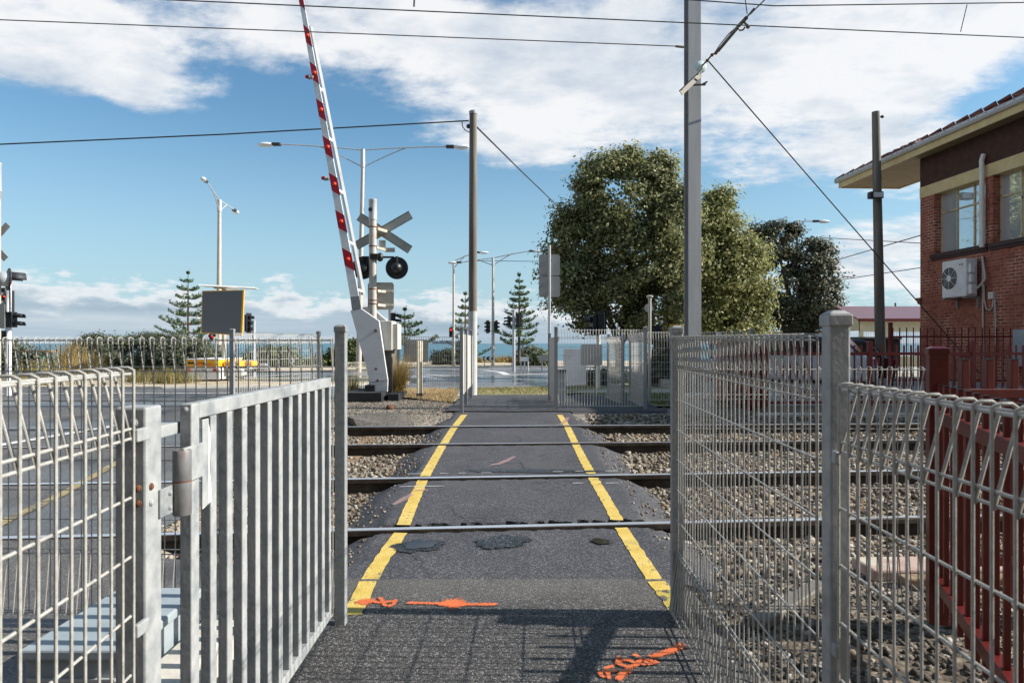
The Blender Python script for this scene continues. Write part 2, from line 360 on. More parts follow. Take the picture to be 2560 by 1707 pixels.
    # low cloud bank on the horizon: bright billows on top, slate bands beneath
    ev = nd(nt, 'ShaderNodeCombineXYZ'); L.new(mth('MULTIPLY', az, 5.5), ev.inputs[0]); L.new(mth('MULTIPLY', el, 15.0), ev.inputs[1])
    n3 = noise(ev.outputs[0], 2.4, 8, .58)
    sv = nd(nt, 'ShaderNodeCombineXYZ'); L.new(mth('MULTIPLY', az, 2.0), sv.inputs[0]); L.new(mth('MULTIPLY', el, 26.0), sv.inputs[1]); sv.inputs[2].default_value = 9
    n4 = noise(sv.outputs[0], 1.6, 6, .55)
    top = mth('ADD', mth('MULTIPLY', mth('SUBTRACT', n3, .5), .16), mth('ADD', .062, mth('MULTIPLY', mth('SUBTRACT', az, 0.0), -.028)))
    low = nd(nt, 'ShaderNodeMapRange', interpolation_type='SMOOTHSTEP'); L.new(mth('SUBTRACT', top, el), low.inputs[0]); low.inputs[1].default_value = -.006; low.inputs[2].default_value = .011
    lit = nd(nt, 'ShaderNodeMapRange', interpolation_type='SMOOTHSTEP'); L.new(mth('SUBTRACT', top, el), lit.inputs[0]); lit.inputs[1].default_value = .008; lit.inputs[2].default_value = .042
    lit.inputs[3].default_value = 1.0; lit.inputs[4].default_value = 0.0
    band = ramp(nt, n4, [(.3, (.36, .46, .57)), (.5, (.46, .56, .66)), (.7, (.62, .69, .76))])
    lowcol = mixc(nt, mth('MULTIPLY', lit.outputs[0], .9), band, (.93, .94, .96))
    # cloud colour: white where thin or lit, blue grey in the thick bases
    sh = mth('ADD', mth('MULTIPLY', n2, .5), mth('MULTIPLY', noise(cv.outputs[0], 2.3, 6, .55), .7))
    ccol = ramp(nt, sh, [(.42, (.58, .66, .76)), (.56, (.80, .84, .89)), (.66, (.98, .98, .985))])
    tint = nd(nt, 'ShaderNodeMix', data_type='RGBA', blend_type='MULTIPLY'); tint.inputs[0].default_value = 1
    L.new(sky.outputs[0], tint.inputs[6]); tint.inputs[7].default_value = SKY_TINT
    mrg = nd(nt, 'ShaderNodeMapRange', interpolation_type='SMOOTHSTEP'); L.new(el, mrg.inputs[0]); mrg.inputs[1].default_value = -.02; mrg.inputs[2].default_value = .34; mrg.inputs[3].default_value = .75; mrg.inputs[4].default_value = 0
    clear = mixc(nt, mrg.outputs[0], tint.outputs[2], tuple(x * 2 ** -EXPO / SKY_STRENGTH for x in (.52, .70, .82)))
    K = 2 ** -EXPO / SKY_STRENGTH
    scl = nd(nt, 'ShaderNodeVectorMath', operation='SCALE'); scl.inputs['Scale'].default_value = K; L.new(ccol, scl.inputs[0])
    scl2 = nd(nt, 'ShaderNodeVectorMath', operation='SCALE'); scl2.inputs['Scale'].default_value = K; L.new(lowcol, scl2.inputs[0])
    c1 = mixc(nt, mth('MULTIPLY', dens, .92), clear, scl.outputs[0])
    c2 = mixc(nt, mth('MULTIPLY', low.outputs[0], .82), c1, scl2.outputs[0])
    L.new(c2, bg.inputs[0]); bg.inputs[1].default_value = SKY_STRENGTH
SKY_STRENGTH = .062; SKY_TINT = (.95, 1.38, 1.50, 1)
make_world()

# ------------------------------------------------------------------ ground
def sm(a, b, x):
    t = min(1, max(0, (x - a) / (b - a))); return t * t * (3 - 2 * t)
RY = [4.835, 6.45, 8.296, 9.78]; RT = [.078, .070, .050, .040]
def zt(x, y):
    w = sm(3.9, 4.4, y - .06 * x) * (1 - sm(10.35, 10.9, y - .04 * x)) * sm(-2.52, -2.3, x)
    if y < -2.6: return min(9.5, (-2.6 - y) * 2.9)      # unseen bank added behind the camera to block light from the rear sky
    z = gz(y) - .125 * w - .02 * (1 - w)
    if x > .8 and y < 4.4: z -= .03 + .02 * math.sin(7 * x + 3 * y) * math.sin(5 * y)
    return z
def gridsheet(name, xs, ys, zf, mat, kind='structure'):
    V = np.array([(x, y, zf(x, y)) for y in ys for x in xs]); n = len(xs); m = len(ys)
    i = np.arange(n * m).reshape(m, n)
    Fq = np.stack([i[:-1, :-1], i[:-1, 1:], i[1:, 1:], i[1:, :-1]], -1).reshape(-1, 4)
    return tag(npmesh(name, V, Fq, mat, smooth=True), kind=kind)
M['gravel'] = asphalt('crushed_gravel', (.12, .10, .078), (.25, .22, .175), (.42, .38, .32), cell=34, rough=.9, bump=1.0)
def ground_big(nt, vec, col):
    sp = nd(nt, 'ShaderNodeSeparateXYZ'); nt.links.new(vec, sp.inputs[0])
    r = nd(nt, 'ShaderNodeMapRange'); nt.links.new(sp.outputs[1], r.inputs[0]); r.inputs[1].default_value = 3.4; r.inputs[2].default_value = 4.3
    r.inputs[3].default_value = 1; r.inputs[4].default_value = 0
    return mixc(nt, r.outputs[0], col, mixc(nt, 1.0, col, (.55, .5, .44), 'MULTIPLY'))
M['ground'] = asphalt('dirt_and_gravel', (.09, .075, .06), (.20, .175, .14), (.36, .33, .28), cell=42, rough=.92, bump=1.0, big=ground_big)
xs = list(np.arange(-3.2, 9, .13)); xs = [-400, -150, -60, -30, -15, -8, -5] + xs + [10, 12, 16, 24, 40, 80, 180, 400]
ys = [-60, -5.9, -4.2, -2.6, -1.5, -.6] + list(np.arange(0, 17, .13)) + [17.6, 18.5, 20, 22, 24, 30, 38, 45, 52, 58, 62, 66, 70, 74]
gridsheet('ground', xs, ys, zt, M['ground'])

M['sea'] = pm('sea_water', [(.3, (.012, .085, .125)), (.5, (.018, .11, .155)), (.7, (.03, .145, .19))], .02, .32, 0, .6, .25, stretch=(1, 3, 1), bdist=.3, spec=.35,
              extra=spots(.8, .70, (.35, .42, .45), .03, 6, stretch=(.5, 2, 1)))
mb = MB(); mb.add([(-30000, 70, -7.2), (30000, 70, -7.2), (30000, 40000, -7.2), (-30000, 40000, -7.2)], [(0, 1, 2, 3)])
struct(mb, 'sea', M['sea'])

import bmesh
def sheet(name, poly, dz, mat, kind='structure', parent=None, flat=None):
    bm = bmesh.new(); vs = [bm.verts.new((x, y, 0)) for x, y in poly]; f = bm.faces.new(vs); f.normal_update()
    bmesh.ops.triangulate(bm, faces=bm.faces[:])
    for yb, _ in PROF[1:-1]:
        bmesh.ops.bisect_plane(bm, geom=bm.verts[:] + bm.edges[:] + bm.faces[:], plane_co=(0, yb, 0), plane_no=(0, 1, 0))
    for v in bm.verts: v.co.z = (gz(v.co.y) if flat is None else flat) + dz
    bmesh.ops.recalc_face_normals(bm, faces=bm.faces)
    if sum(f.normal.z for f in bm.faces) < 0: bmesh.ops.reverse_faces(bm, faces=bm.faces)
    me = bpy.data.meshes.new(name); bm.to_mesh(me); bm.free(); me.materials.append(mat)
    o = bpy.data.objects.new(name, me); COL.objects.link(o)
    return tag(o, kind=kind)
def wob(poly, step=.35, amp=.04):
    out = []; n = len(poly)
    for i in range(n):
        a, b = poly[i], poly[(i + 1) % n]; d = math.dist(a, b); k = max(1, min(60, int(d / step)))
        for j in range(k):
            t = j / k; out.append((a[0] + (b[0] - a[0]) * t + random.uniform(-amp, amp), a[1] + (b[1] - a[1]) * t + random.uniform(-amp, amp)))
    return out
M['road'] = asphalt('road_asphalt', (.040, .039, .040), (.088, .083, .080), (.20, .19, .18), cell=170, rough=.7, bump=.35, wetrough=.34,
                    big=chain(spots(.9, .56, (.04, .04, .042), .12), spots(1.3, .64, (.15, .125, .095), .12), cracks(.5, .010, (.015, .015, .015), .5)))
def wet(nt, vec, col): return spots(.35, .55, (.042, .05, .065), .06, 3, stretch=(.25, 1.6, 1))(nt, vec, col)
M['road_far'] = asphalt('wet_road_asphalt', (.075, .073, .078), (.155, .150, .158), (.26, .25, .25), cell=60, rough=.5, bump=.05, wetrough=.10, big=wet)
M['path'] = asphalt('path_asphalt', (.024, .024, .027), (.052, .051, .058), (.17, .168, .172), cell=165, rough=.72, bump=.6,
                    big=chain(spots(1.1, .58, (.085, .082, .08), .2), spots(2.2, .64, (.026, .026, .028), .12), spots(.8, .6, (.10, .092, .082), .25, 6, stretch=(2.5, .4, 1)), cracks(.8, .012, (.008, .008, .009), .52)))
def dusty(nt, vec, col):      # a band of pale dust worn into the old surface beside the seam
    sp = nd(nt, 'ShaderNodeSeparateXYZ'); nt.links.new(vec, sp.inputs[0]); n = nd(nt, 'ShaderNodeTexNoise'); n.inputs['Scale'].default_value = 3.5; n.inputs['Detail'].default_value = 6; nt.links.new(vec, n.inputs[0])
    r = ramp(nt, sp.outputs[1], [(0, (0, 0, 0)), (1, (1, 1, 1))]); r = nd(nt, 'ShaderNodeMapRange', interpolation_type='SMOOTHSTEP'); nt.links.new(sp.outputs[1], r.inputs[0]); r.inputs[1].default_value = 3.35; r.inputs[2].default_value = 3.72
    m1 = nd(nt, 'ShaderNodeMath', operation='MULTIPLY'); nt.links.new(r.outputs[0], m1.inputs[0]); nt.links.new(n.outputs['Fac'], m1.inputs[1]); m2 = nd(nt, 'ShaderNodeMath', operation='MULTIPLY', use_clamp=True); nt.links.new(m1.outputs[0], m2.inputs[0]); m2.inputs[1].default_value = 1.25
    return mixc(nt, m2.outputs[0], col, mixc(nt, .5, col, (.17, .16, .142)))
M['path_old'] = asphalt('old_path_asphalt', (.020, .019, .019), (.054, .051, .050), (.20, .195, .19), cell=150, rough=.75, bump=.9, big=chain(spots(2.6, .60, (.085, .08, .072), .2), cracks(1.0, .010, (.008, .008, .008), .50), dusty))
M['verge'] = pm('dry_sandy_verge', [(.3, (.30, .235, .15)), (.5, (.42, .34, .235)), (.7, (.54, .46, .35))], 1.2, .9, 0, .3, 20)
M['sand'] = pm('pale_sandy_path', [(.3, (.36, .29, .2)), (.7, (.52, .44, .33))], 1.2, .9, 0, .3, 20)
M['lawn'] = pm('lawn_turf', [(.3, (.14, .15, .05)), (.5, (.23, .22, .10)), (.7, (.38, .31, .17))], 1.4, .9, 0, .5, 60)
M['straw'] = pm('dry_straw_ground', [(.3, (.22, .15, .07)), (.5, (.40, .29, .15)), (.7, (.55, .43, .25))], 6, .9, 0, .6, 50)
M['paint_w'] = pm('worn_white_road_paint', [(.3, (.42, .42, .41)), (.6, (.66, .66, .65))], 6, .6, extra=spots(7, .62, (.16, .16, .16), .1))

sheet('crossing_road', [(-40, -2.55), (-.93, -2.55), (-.93, 3.8), (-1.5, 4.05), (-2.45, 4.25), (-2.5, 9.3), (-4.0, 10.2), (-3.85, 12.5), (-3.75, 16), (-3.3, 18.0), (-3.3, 18.6), (-40, 18.6)], .004, M['road'])
sheet('road', [(-150, 17.5), (-3.4, 18.1), (-2.6, 17.6), (-1.4, 18.4), (1.2, 19.4), (2.4, 21), (2.8, 25), (3.5, 31.9), (14, 33.9), (150, 35), (150, 46.5), (-150, 46.5)], .009, M['road_far'])
ISL = [(-60, 17.6), (-9.4, 18.4), (-6, 19.4), (-4.2, 21.3), (-3.4, 24.3), (-3.3, 25.3), (-4.0, 26.4), (-7, 27), (-60, 27)]
sheet('verge', wob(ISL, 1, .05), .05, M['verge'])
kb = MB()
for a, b in zip(ISL[:-1], ISL[1:]):
    kb.beam((a[0], a[1], gz(a[1]) + .01), (b[0], b[1], gz(b[1]) + .01), .16, .11)
struct(kb, 'kerb', M['palecon'])
ISL2 = [(2.0, 36.5), (4.2, 36.0), (9, 38.5), (9, 40), (5, 39.3), (2.5, 37.8)]
sheet('traffic_island', ISL2, .11, M['palecon']); kb = MB()
for a, b in zip(ISL2, ISL2[1:] + ISL2[:1]): kb.beam((a[0], a[1], gz(a[1]) + .055), (b[0], b[1], gz(b[1]) + .055), .16, .13)
struct(kb, 'kerb', M['palecon'])
sheet('beach_verge', [(-150, 33.5), (-14, 33.5), (-9, 40), (-6, 46.5), (150, 46.5), (150, 66), (-150, 66)], .05, M['sand'])
kb = MB(); kb.box(-6, 150, 46.35, 46.55, -.4, -.2); struct(kb, 'kerb', M['palecon'])
sheet('sandy_ground', wob([(-3.3, 18.2), (-3.3, 16.8), (-2.7, 15.4), (-2.3, 14.5), (-1.15, 13.3), (-1.15, 15), (-1.3, 16.2), (-2.2, 17.3)], .4, .1), .012, M['straw'])
sheet('lawn', wob([(-1.9, 17.9), (-1.3, 16.0), (-1.1, 15.1), (.4, 15.0), (1.2, 15.3), (1.5, 15.7), (2.5, 17.4), (2.4, 20.8), (1.2, 19.4), (-1.4, 18.4)], .5, .06), .016, M['lawn'])
sheet('lawn', [(1.5, 15.1), (2.3, 14.3), (2.5, 12.4), (4.0, 12.2), (4.0, 13.3), (30, 14), (30, 34.5), (14, 34), (3.6, 32), (2.9, 25), (2.5, 21), (2.5, 17.4)], .012, M['lawn'])
sheet('sandy_path', wob([(1.3, 15.6), (12, 16.3), (12, 18.6), (1.5, 17.6)], .6, .08), .02, M['sand'])

# white road markings
def ribbon(pts, w, dz, wv=0.0, mb=None, zf=None, step=None):
    mb = mb or MB(); pts = [Vector((p[0], p[1], 0)) for p in pts]
    if step:
        q = []; wq = []; wl_ = w if isinstance(w, list) else [w] * len(pts)
        for a, b, wa, wb in zip(pts, pts[1:], wl_, wl_[1:]):
            k = max(1, int((b - a).length / step)); q += [a.lerp(b, i / k) for i in range(k)]; wq += [wa + (wb - wa) * i / k for i in range(k)]
        pts = q + [pts[-1]]; w = wq + [wl_[-1]]
    V = []; n = len(pts)
    for i, p in enumerate(pts):
        d = (pts[min(i + 1, n - 1)] - pts[max(i - 1, 0)]).normalized(); s_ = Vector((-d.y, d.x, 0)); ww = w[i] if isinstance(w, list) else w
        for k in (-.5, .5):
            q = p + s_ * (ww * k + random.uniform(-wv, wv)); V.append((q.x, q.y, (zf or (lambda x, y: gz(y)))(q.x, q.y) + dz))
    return mb.add(V, [(2 * i, 2 * i + 1, 2 * i + 3, 2 * i + 2) for i in range(n - 1)])
def gp(*pp): return [tuple(G(x, y)[:2]) for x, y in pp]
mk = MB()
ribbon(gp((-60, 986), (300, 984), (560, 983), (760, 985)), .14, .012, .01, mk, step=.6)
ribbon(gp((-30, 1120), (130, 1092), (300, 1064)), .16, .013, .012, mk, step=.2)
ribbon(gp((1060, 936), (1160, 944), (1340, 950)), .26, .016, 0, mk, step=.6)
ribbon(gp((1062, 945), (1140, 951)), .24, .016, 0, mk, step=.6)
ribbon(gp((1210, 926), (1250, 930), (1270, 938)), .4, .016, 0, mk, step=.6)
ribbon(gp((1270, 938), (1380, 934)), .36, .016, 0, mk, step=.6)
ribbon(gp((1040, 923), (1130, 924), (1240, 921), (1370, 921)), .26, .016, 0, mk, step=.6)
ribbon(gp((1010, 919), (1180, 918)), .24, .016, 0, mk, step=.6)
ribbon(gp((1300, 944), (1368, 940)), .28, .016, 0, mk, step=.6)
ribbon(gp((1260, 948), (1300, 947)), .4, .016, 0, mk, step=.6)
tag(struct(mk, 'road_marking', M['paint_w'], normals=False))
M['paint_y_old'] = pm('worn_yellow_road_paint', [(.3, (.20, .16, .08)), (.6, (.34, .27, .13))], 7, .7, extra=spots(9, .55, (.09, .085, .08), .12))
mk = MB(); ribbon(gp((300, 1155), (150, 1240), (0, 1312), (-120, 1370)), .09, .012, .012, mk, step=.12)
struct(mk, 'road_marking', M['paint_y_old'], normals=False)

# ------------------------------------------------------------------ the foot path over the tracks
def endn(x, k):  # ragged asphalt edge along a rail
    return .012 * math.sin(23 * x + k) + .010 * math.sin(57 * x + 2 * k) + random.uniform(-.006, .006)
PX = [-1.36, -1.26, -1.15, -1.06, -.99] + list(np.linspace(-.94, .97, 48)) + [1.02, 1.09, 1.18, 1.29, 1.41]
def pdrop(x):
    e = (-x - .94) if x < 0 else (x - .97)
    if e <= 0: return 0
    return -.155 * min(1, (e / .42)) ** 1.2 - .006 * math.sin(40 * e)
def path_seg(mb, ya, yb, n, left_cut=None):
    V = []; c = len(PX)
    rows = [0.0] + list(np.linspace(0, 1, n)) + [1.0]
    ea = [ya(x) for x in PX]; eb = [yb(x) for x in PX]
    for r, t in enumerate(rows):
        for j, x in enumerate(PX):
            y = ea[j] + (eb[j] - ea[j]) * t; z = gz(y) + pdrop(x)
            xx = x + (.03 * math.sin(3.1 * y + x) if abs(x) > .98 else 0)
            if r in (0, len(rows) - 1): z -= .17
            elif r in (1, len(rows) - 2): z -= .006
            V.append((xx, y, z))
    Fc = [(i * c + j, i * c + j + 1, (i + 1) * c + j + 1, (i + 1) * c + j) for i in range(len(rows) - 1) for j in range(c - 1)]
    mb.add(V, Fc)
def ry(i, x): return RY[i] + RT[i] * x
pmb = MB()
path_seg(pmb, lambda x: 3.78 + .006 * math.sin(9 * x) + .03 * max(0, .5 - abs(x)), lambda x: ry(0, x) - .05 + endn(x, 1), 16)
path_seg(pmb, lambda x: ry(0, x) + .165 + 1.9 * endn(x, 2), lambda x: ry(1, x) - .05 + endn(x, 3), 24)
path_seg(pmb, lambda x: ry(1, x) + .09 + endn(x, 4), lambda x: ry(2, x) - .045 + endn(x, 5), 24)
path_seg(pmb, lambda x: ry(2, x) + .055 + endn(x, 6), lambda x: ry(3, x) - .045 + endn(x, 7), 20)
path_seg(pmb, lambda x: ry(3, x) + .055 + endn(x, 8), lambda x: 11.6, 20)
struct(pmb, 'footpath', M['path'], smooth=True)
sheet('footpath', wob([(-1.12, 11.5), (2.55, 11.45), (2.6, 14.2), (1.6, 14.9), (.6, 15.1), (-1.05, 15.0)], .3, .03), .018, M['path'])
# older asphalt this side of the seam
xs2 = list(np.linspace(-.93, .80, 20)) + [.86, .93, 1.0]; ys2 = list(np.linspace(-2.55, 3.83, 60))
gridsheet('footpath', xs2, ys2, lambda x, y: gz(y) + .007 - (.05 * sm(.84, 1.0, x + .03 * math.sin(9 * y) + .02 * math.sin(31 * y))), M['path_old'])

# yellow edge lines
def yl(nt, vec, col): return chain(spots(5, .58, (.42, .33, .09), .14, 6), spots(24, .62, (.16, .13, .07), .08), spots(60, .66, (.09, .085, .08), .06))(nt, vec, col)
M['paint_y'] = pm('yellow_line_paint', [(.3, (.54, .365, .06)), (.5, (.62, .44, .10)), (.72, (.68, .52, .18))], 7, .55, 0, .5, 120, extra=yl)
M['paint_y2'] = pm('worn_yellow_line_paint', [(.3, (.33, .26, .05)), (.6, (.5, .38, .06))], 7, .6, 0, .5, 120, extra=spots(14, .52, (.075, .07, .065), .1, 6))
def line_runs(xf, stops, nm, mat, w):
    mb = MB()
    for a, b in stops:
        n = max(3, int((b - a) / .08)); pts = [(xf(a + (b - a) * i / n) + .004 * math.sin(9 * i + a), a + (b - a) * i / n) for i in range(n + 1)]
        ribbon(pts, w, .0032, .003, mb)
    struct(mb, nm, mat, normals=False)
def interp(T): 
    def f(y):
        for (a, xa), (b, xb) in zip(T, T[1:]):
            if y <= b: return xa + (xb - xa) * (y - a) / (b - a)
        return T[-1][1]
    return f
XL = interp([(3.2, -.80), (4, -.80), (4.7, -.77), (5.4, -.80), (6.4, -.83), (8, -.835), (9.7, -.82), (11.2, -.775), (12, -.775)])
XR = interp([(3.2, .82), (4, .795), (4.7, .775), (5.4, .775), (6.4, .765), (8, .77), (9.7, .79), (11.2, .775), (12, .775)])
def stops(x0): return [(3.80, ry(0, x0) - .065), (ry(0, x0) + .125, ry(1, x0) - .065), (ry(1, x0) + .11, ry(2, x0) - .06), (ry(2, x0) + .07, ry(3, x0) - .06), (ry(3, x0) + .07, 11.1)]
line_runs(XL, stops(-.8) + [], 'yellow_line', M['paint_y'], .098)
line_runs(XR, stops(.78) + [], 'yellow_line', M['paint_y'], .092)
mb = MB(); ribbon([(-.80, 3.79), (-.79, 3.62), (-.79, 3.42)], .1, .0102, .004, mb, step=.05); ribbon([(.80, 3.79), (.815, 3.66)], .1, .0102, .005, mb, step=.04); struct(mb, 'yellow_line', M['paint_y'], normals=False)
mb = MB(); ribbon([(-.785, 3.42), (-.78, 3.35)], .085, .0098, .006, mb, step=.03); ribbon([(.815, 3.655), (.83, 3.40)], .1, .0098, .005, mb, step=.04); struct(mb, 'yellow_line', M['paint_y2'], normals=False)
# thin white set-out dashes beside the second rail
mk = MB()
for xa, xb, yo in ((-1.0, -.86, -.23), (-.7, -.62, -.2), (-.52, -.45, -.2), (-.3, -.2, -.2), (.4, .5, -.2), (.62, .7, -.2), (.92, 1.04, -.2), (-1.0, -.6, -.33 + .65), (.55, .65, .29), (.85, .97, .31)):
    ribbon([(xa, ry(1, xa) + (-yo if yo > 0 else .21)), (xb, ry(1, xb) + (-yo if yo > 0 else .21))], .012, .008, .001, mk)
struct(mk, 'white_marking', M['paint_w'], normals=False)

# orange survey paint
def spray(name, colr, thr=.47, amax=.85):
    m, nt, b, L = newmat(name); b.inputs['Base Color'].default_value = (*colr, 1); b.inputs['Roughness'].default_value = .6
    tc = nd(nt, 'ShaderNodeTexCoord'); n = nd(nt, 'ShaderNodeTexNoise'); n.inputs['Scale'].default_value = 150; n.inputs['Detail'].default_value = 2; L.new(tc.outputs['Object'], n.inputs[0])
    n2 = nd(nt, 'ShaderNodeTexNoise'); n2.inputs['Scale'].default_value = 9; L.new(tc.outputs['Object'], n2.inputs[0])
    L.new(ramp(nt, n2.outputs['Fac'], [(.3, colr), (.7, tuple(min(1, x * 1.25 + .01) for x in colr))]), b.inputs['Base Color'])
    a_ = nd(nt, 'ShaderNodeAttribute', attribute_name='soft'); m1 = nd(nt, 'ShaderNodeMath', operation='MULTIPLY_ADD'); L.new(n.outputs['Fac'], m1.inputs[0]); m1.inputs[1].default_value = 1.25; sc_ = nd(nt, 'ShaderNodeMath', operation='MULTIPLY'); L.new(a_.outputs['Fac'], sc_.inputs[0]); sc_.inputs[1].default_value = .75; L.new(sc_.outputs[0], m1.inputs[2])
    L.new(ramp(nt, m1.outputs[0], [(.86, (0, 0, 0)), (1.36, (amax,) * 3)]), b.inputs['Alpha']); return m
M['spray'] = spray('orange_spray_paint', (.60, .13, .035), .42); M['spray_pink'] = spray('faded_pink_spray_paint', (.42, .26, .25), .55, .5)
def spray_strokes(name, strokes, mat, dz0):
    V = []; Fc = []; soft = []
    for k, (pts, w) in enumerate(strokes):
        P_ = [Vector((x, y, 0)) for x, y in pts]; w_ = w if isinstance(w, list) else [w] * len(P_); q = []; ww = []
        for a, b, wa, wb in zip(P_, P_[1:], w_, w_[1:]):
            n = max(1, int((b - a).length / .012)); q += [a.lerp(b, i / n) for i in range(n)]; ww += [wa + (wb - wa) * i / n for i in range(n)]
        q.append(P_[-1]); ww.append(w_[-1]); d0 = (q[1] - q[0]).normalized(); d1 = (q[-1] - q[-2]).normalized(); h0 = ww[0] * .8; h1 = ww[-1] * .8
        q = [q[0] - d0 * h0] + q + [q[-1] + d1 * h1]; ww = [ww[0] * .7] + ww + [ww[-1] * .7]; n = len(q); base = len(V)
        for i, p in enumerate(q):
            d = (q[min(i + 1, n - 1)] - q[max(i - 1, 0)]).normalized(); s_ = Vector((-d.y, d.x, 0))
            for c, sv in ((-1.1, 0), (0, 1), (1.1, 0)):
                t = p + s_ * (ww[i] * c); V.append((t.x, t.y, gz(t.y) + dz0 + k * .0004)); soft.append(sv if 0 < i < n - 1 else 0)
        for i in range(n - 1):
            for j in (0, 1): Fc.append((base + i * 3 + j, base + i * 3 + j + 1, base + i * 3 + j + 4, base + i * 3 + j + 3))
    o = npmesh(name, V, Fc, mat); at_ = o.data.attributes.new('soft', 'FLOAT', 'POINT'); at_.data.foreach_set('value', np.array(soft, np.float32)); return tag(o, kind='structure')
def gq(*pp): return [tuple(G(x, y)[:2]) for x, y in pp]
sp = []
sp.append((gq((1022, 1513), (1100, 1515), (1170, 1516), (1238, 1517)), 0.0218))
sp.append((gq((1104, 1516), (1120, 1515), (1145, 1515), (1165, 1516)), [.03, .075, .085, .03]))
sp.append((gq((898, 1510), (912, 1511), (925, 1508)), [.04, .06, .05]))
sp.append((gq((920, 1507), (945, 1512), (988, 1509)), 0.0203))
sp.append((gq((950, 1500), (958, 1510), (962, 1520)), 0.0172))
sp.append((gq((990, 1506), (984, 1516), (972, 1522)), 0.0172))
sp.append((gq((1508, 1700), (1500, 1690), (1508, 1684), (1520, 1692), (1522, 1704)), 0.0140))
sp.append((gq((1532, 1674), (1515, 1680), (1518, 1688), (1540, 1686)), 0.0140))
sp.append((gq((1548, 1652), (1546, 1668), (1570, 1677), (1592, 1672), (1575, 1660), (1550, 1655)), 0.0172))
sp.append((gq((1548, 1707), (1560, 1688), (1578, 1684)), 0.0250))
sp.append((gq((1586, 1646), (1606, 1656), (1622, 1670), (1645, 1664), (1612, 1655), (1592, 1664), (1612, 1672)), 0.0140))
sp.append((gq((1630, 1652), (1650, 1645), (1680, 1634), (1706, 1622)), [.03, .028, .03, .03]))
spray_strokes('survey_marking', sp, M['spray'], .012)
sp = []
sp.append((gq((1228, 1163), (1246, 1160), (1262, 1154), (1286, 1142)), [.03, .05, .05, .03]))
sp.append((gq((985, 1262), (1010, 1248), (1030, 1236)), [.03, .05, .03]))
sp.append((gq((1040, 1226), (1068, 1226)), 0.0312))
sp.append((gq((1420, 1044), (1412, 1056), (1400, 1062)), 0.0468))
sp.append((gq((1452, 1022), (1490, 1008), (1460, 1016)), 0.0624))
spray_strokes('survey_marking', sp, M['spray_pink'], .0055)

# rain water standing on the path
def broken_edge(m, thr):
    nt = m.node_tree; tc = nd(nt, 'ShaderNodeTexCoord'); n = nd(nt, 'ShaderNodeTexNoise'); n.inputs['Scale'].default_value = 34; n.inputs['Detail'].default_value = 5; n.inputs['Roughness'].default_value = .7
    at_ = nd(nt, 'ShaderNodeAttribute', attribute_name='soft'); ma = nd(nt, 'ShaderNodeMath', operation='ADD'); nt.links.new(at_.outputs['Fac'], ma.inputs[0]); nt.links.new(n.outputs['Fac'], ma.inputs[1])
    nt.links.new(tc.outputs['Object'], n.inputs[0]); nt.links.new(ramp(nt, ma.outputs[0], [(thr, (0, 0, 0)), (thr + .3, (1, 1, 1))]), nt.nodes['Principled BSDF'].inputs['Alpha'])
def puddle(px, py, rx, ry_, mat, dz, seed):
    r_ = random.Random(seed); c = G(px, py); n = 40; V = [(c.x, c.y, gz(c.y) + dz)]; soft = [1.0]
    ph = [r_.uniform(0, 6) for _ in range(3)]
    for kk, sv in ((.62, 1.0), (1.18, 0.0)):
        for i in range(n):
            a = 2 * PI * i / n; k = kk * (1 + .16 * math.sin(2 * a + ph[0]) + .10 * math.sin(5 * a + ph[1]) + .05 * math.sin(9 * a + ph[2])); y = c.y + ry_ * k * math.sin(a); V.append((c.x + rx * k * math.cos(a), y, gz(y) + dz)); soft.append(sv)
    Fc = [(0, 1 + i, 1 + (i + 1) % n, 0) for i in range(n)]
    mb = MB(); mb.add(V, [(0, 1 + i, 1 + (i + 1) % n) for i in range(n)] + [(1 + i, 1 + n + i, 1 + n + (i + 1) % n, 1 + (i + 1) % n) for i in range(n)])
    o = struct(mb, 'puddle', mat, normals=False); at_ = o.data.attributes.new('soft', 'FLOAT', 'POINT'); at_.data.foreach_set('value', np.array(soft, np.float32))
m, nt, b, L = newmat('still_rain_water'); n = nd(nt, 'ShaderNodeTexNoise'); n.inputs['Scale'].default_value = 14
L.new(ramp(nt, n.outputs['Fac'], [(.3, (.02, .02, .02)), (.7, (.035, .032, .026))]), b.inputs['Base Color']); b.inputs['Roughness'].default_value = .04; b.inputs['IOR'].default_value = 1.33; b.inputs['Specular IOR Level'].default_value = .55; M['water'] = m
M['wetpath'] = asphalt('wet_asphalt', (.006, .006, .007), (.013, .013, .015), (.10, .10, .11), cell=110, rough=.3, bump=.9); broken_edge(M['wetpath'], .75); broken_edge(M['water'], .8)
puddle(1046, 1366, .15, .14, M['wetpath'], .0062, 1); puddle(1048, 1364, .105, .095, M['water'], .0082, 1); puddle(1257, 1357, .19, .13, M['wetpath'], .0082, 2); puddle(1503, 1355, .075, .055, M['water'], .0082, 5)
puddle(1330, 1178, .62, .09, M['wetpath'], .0052, 9)

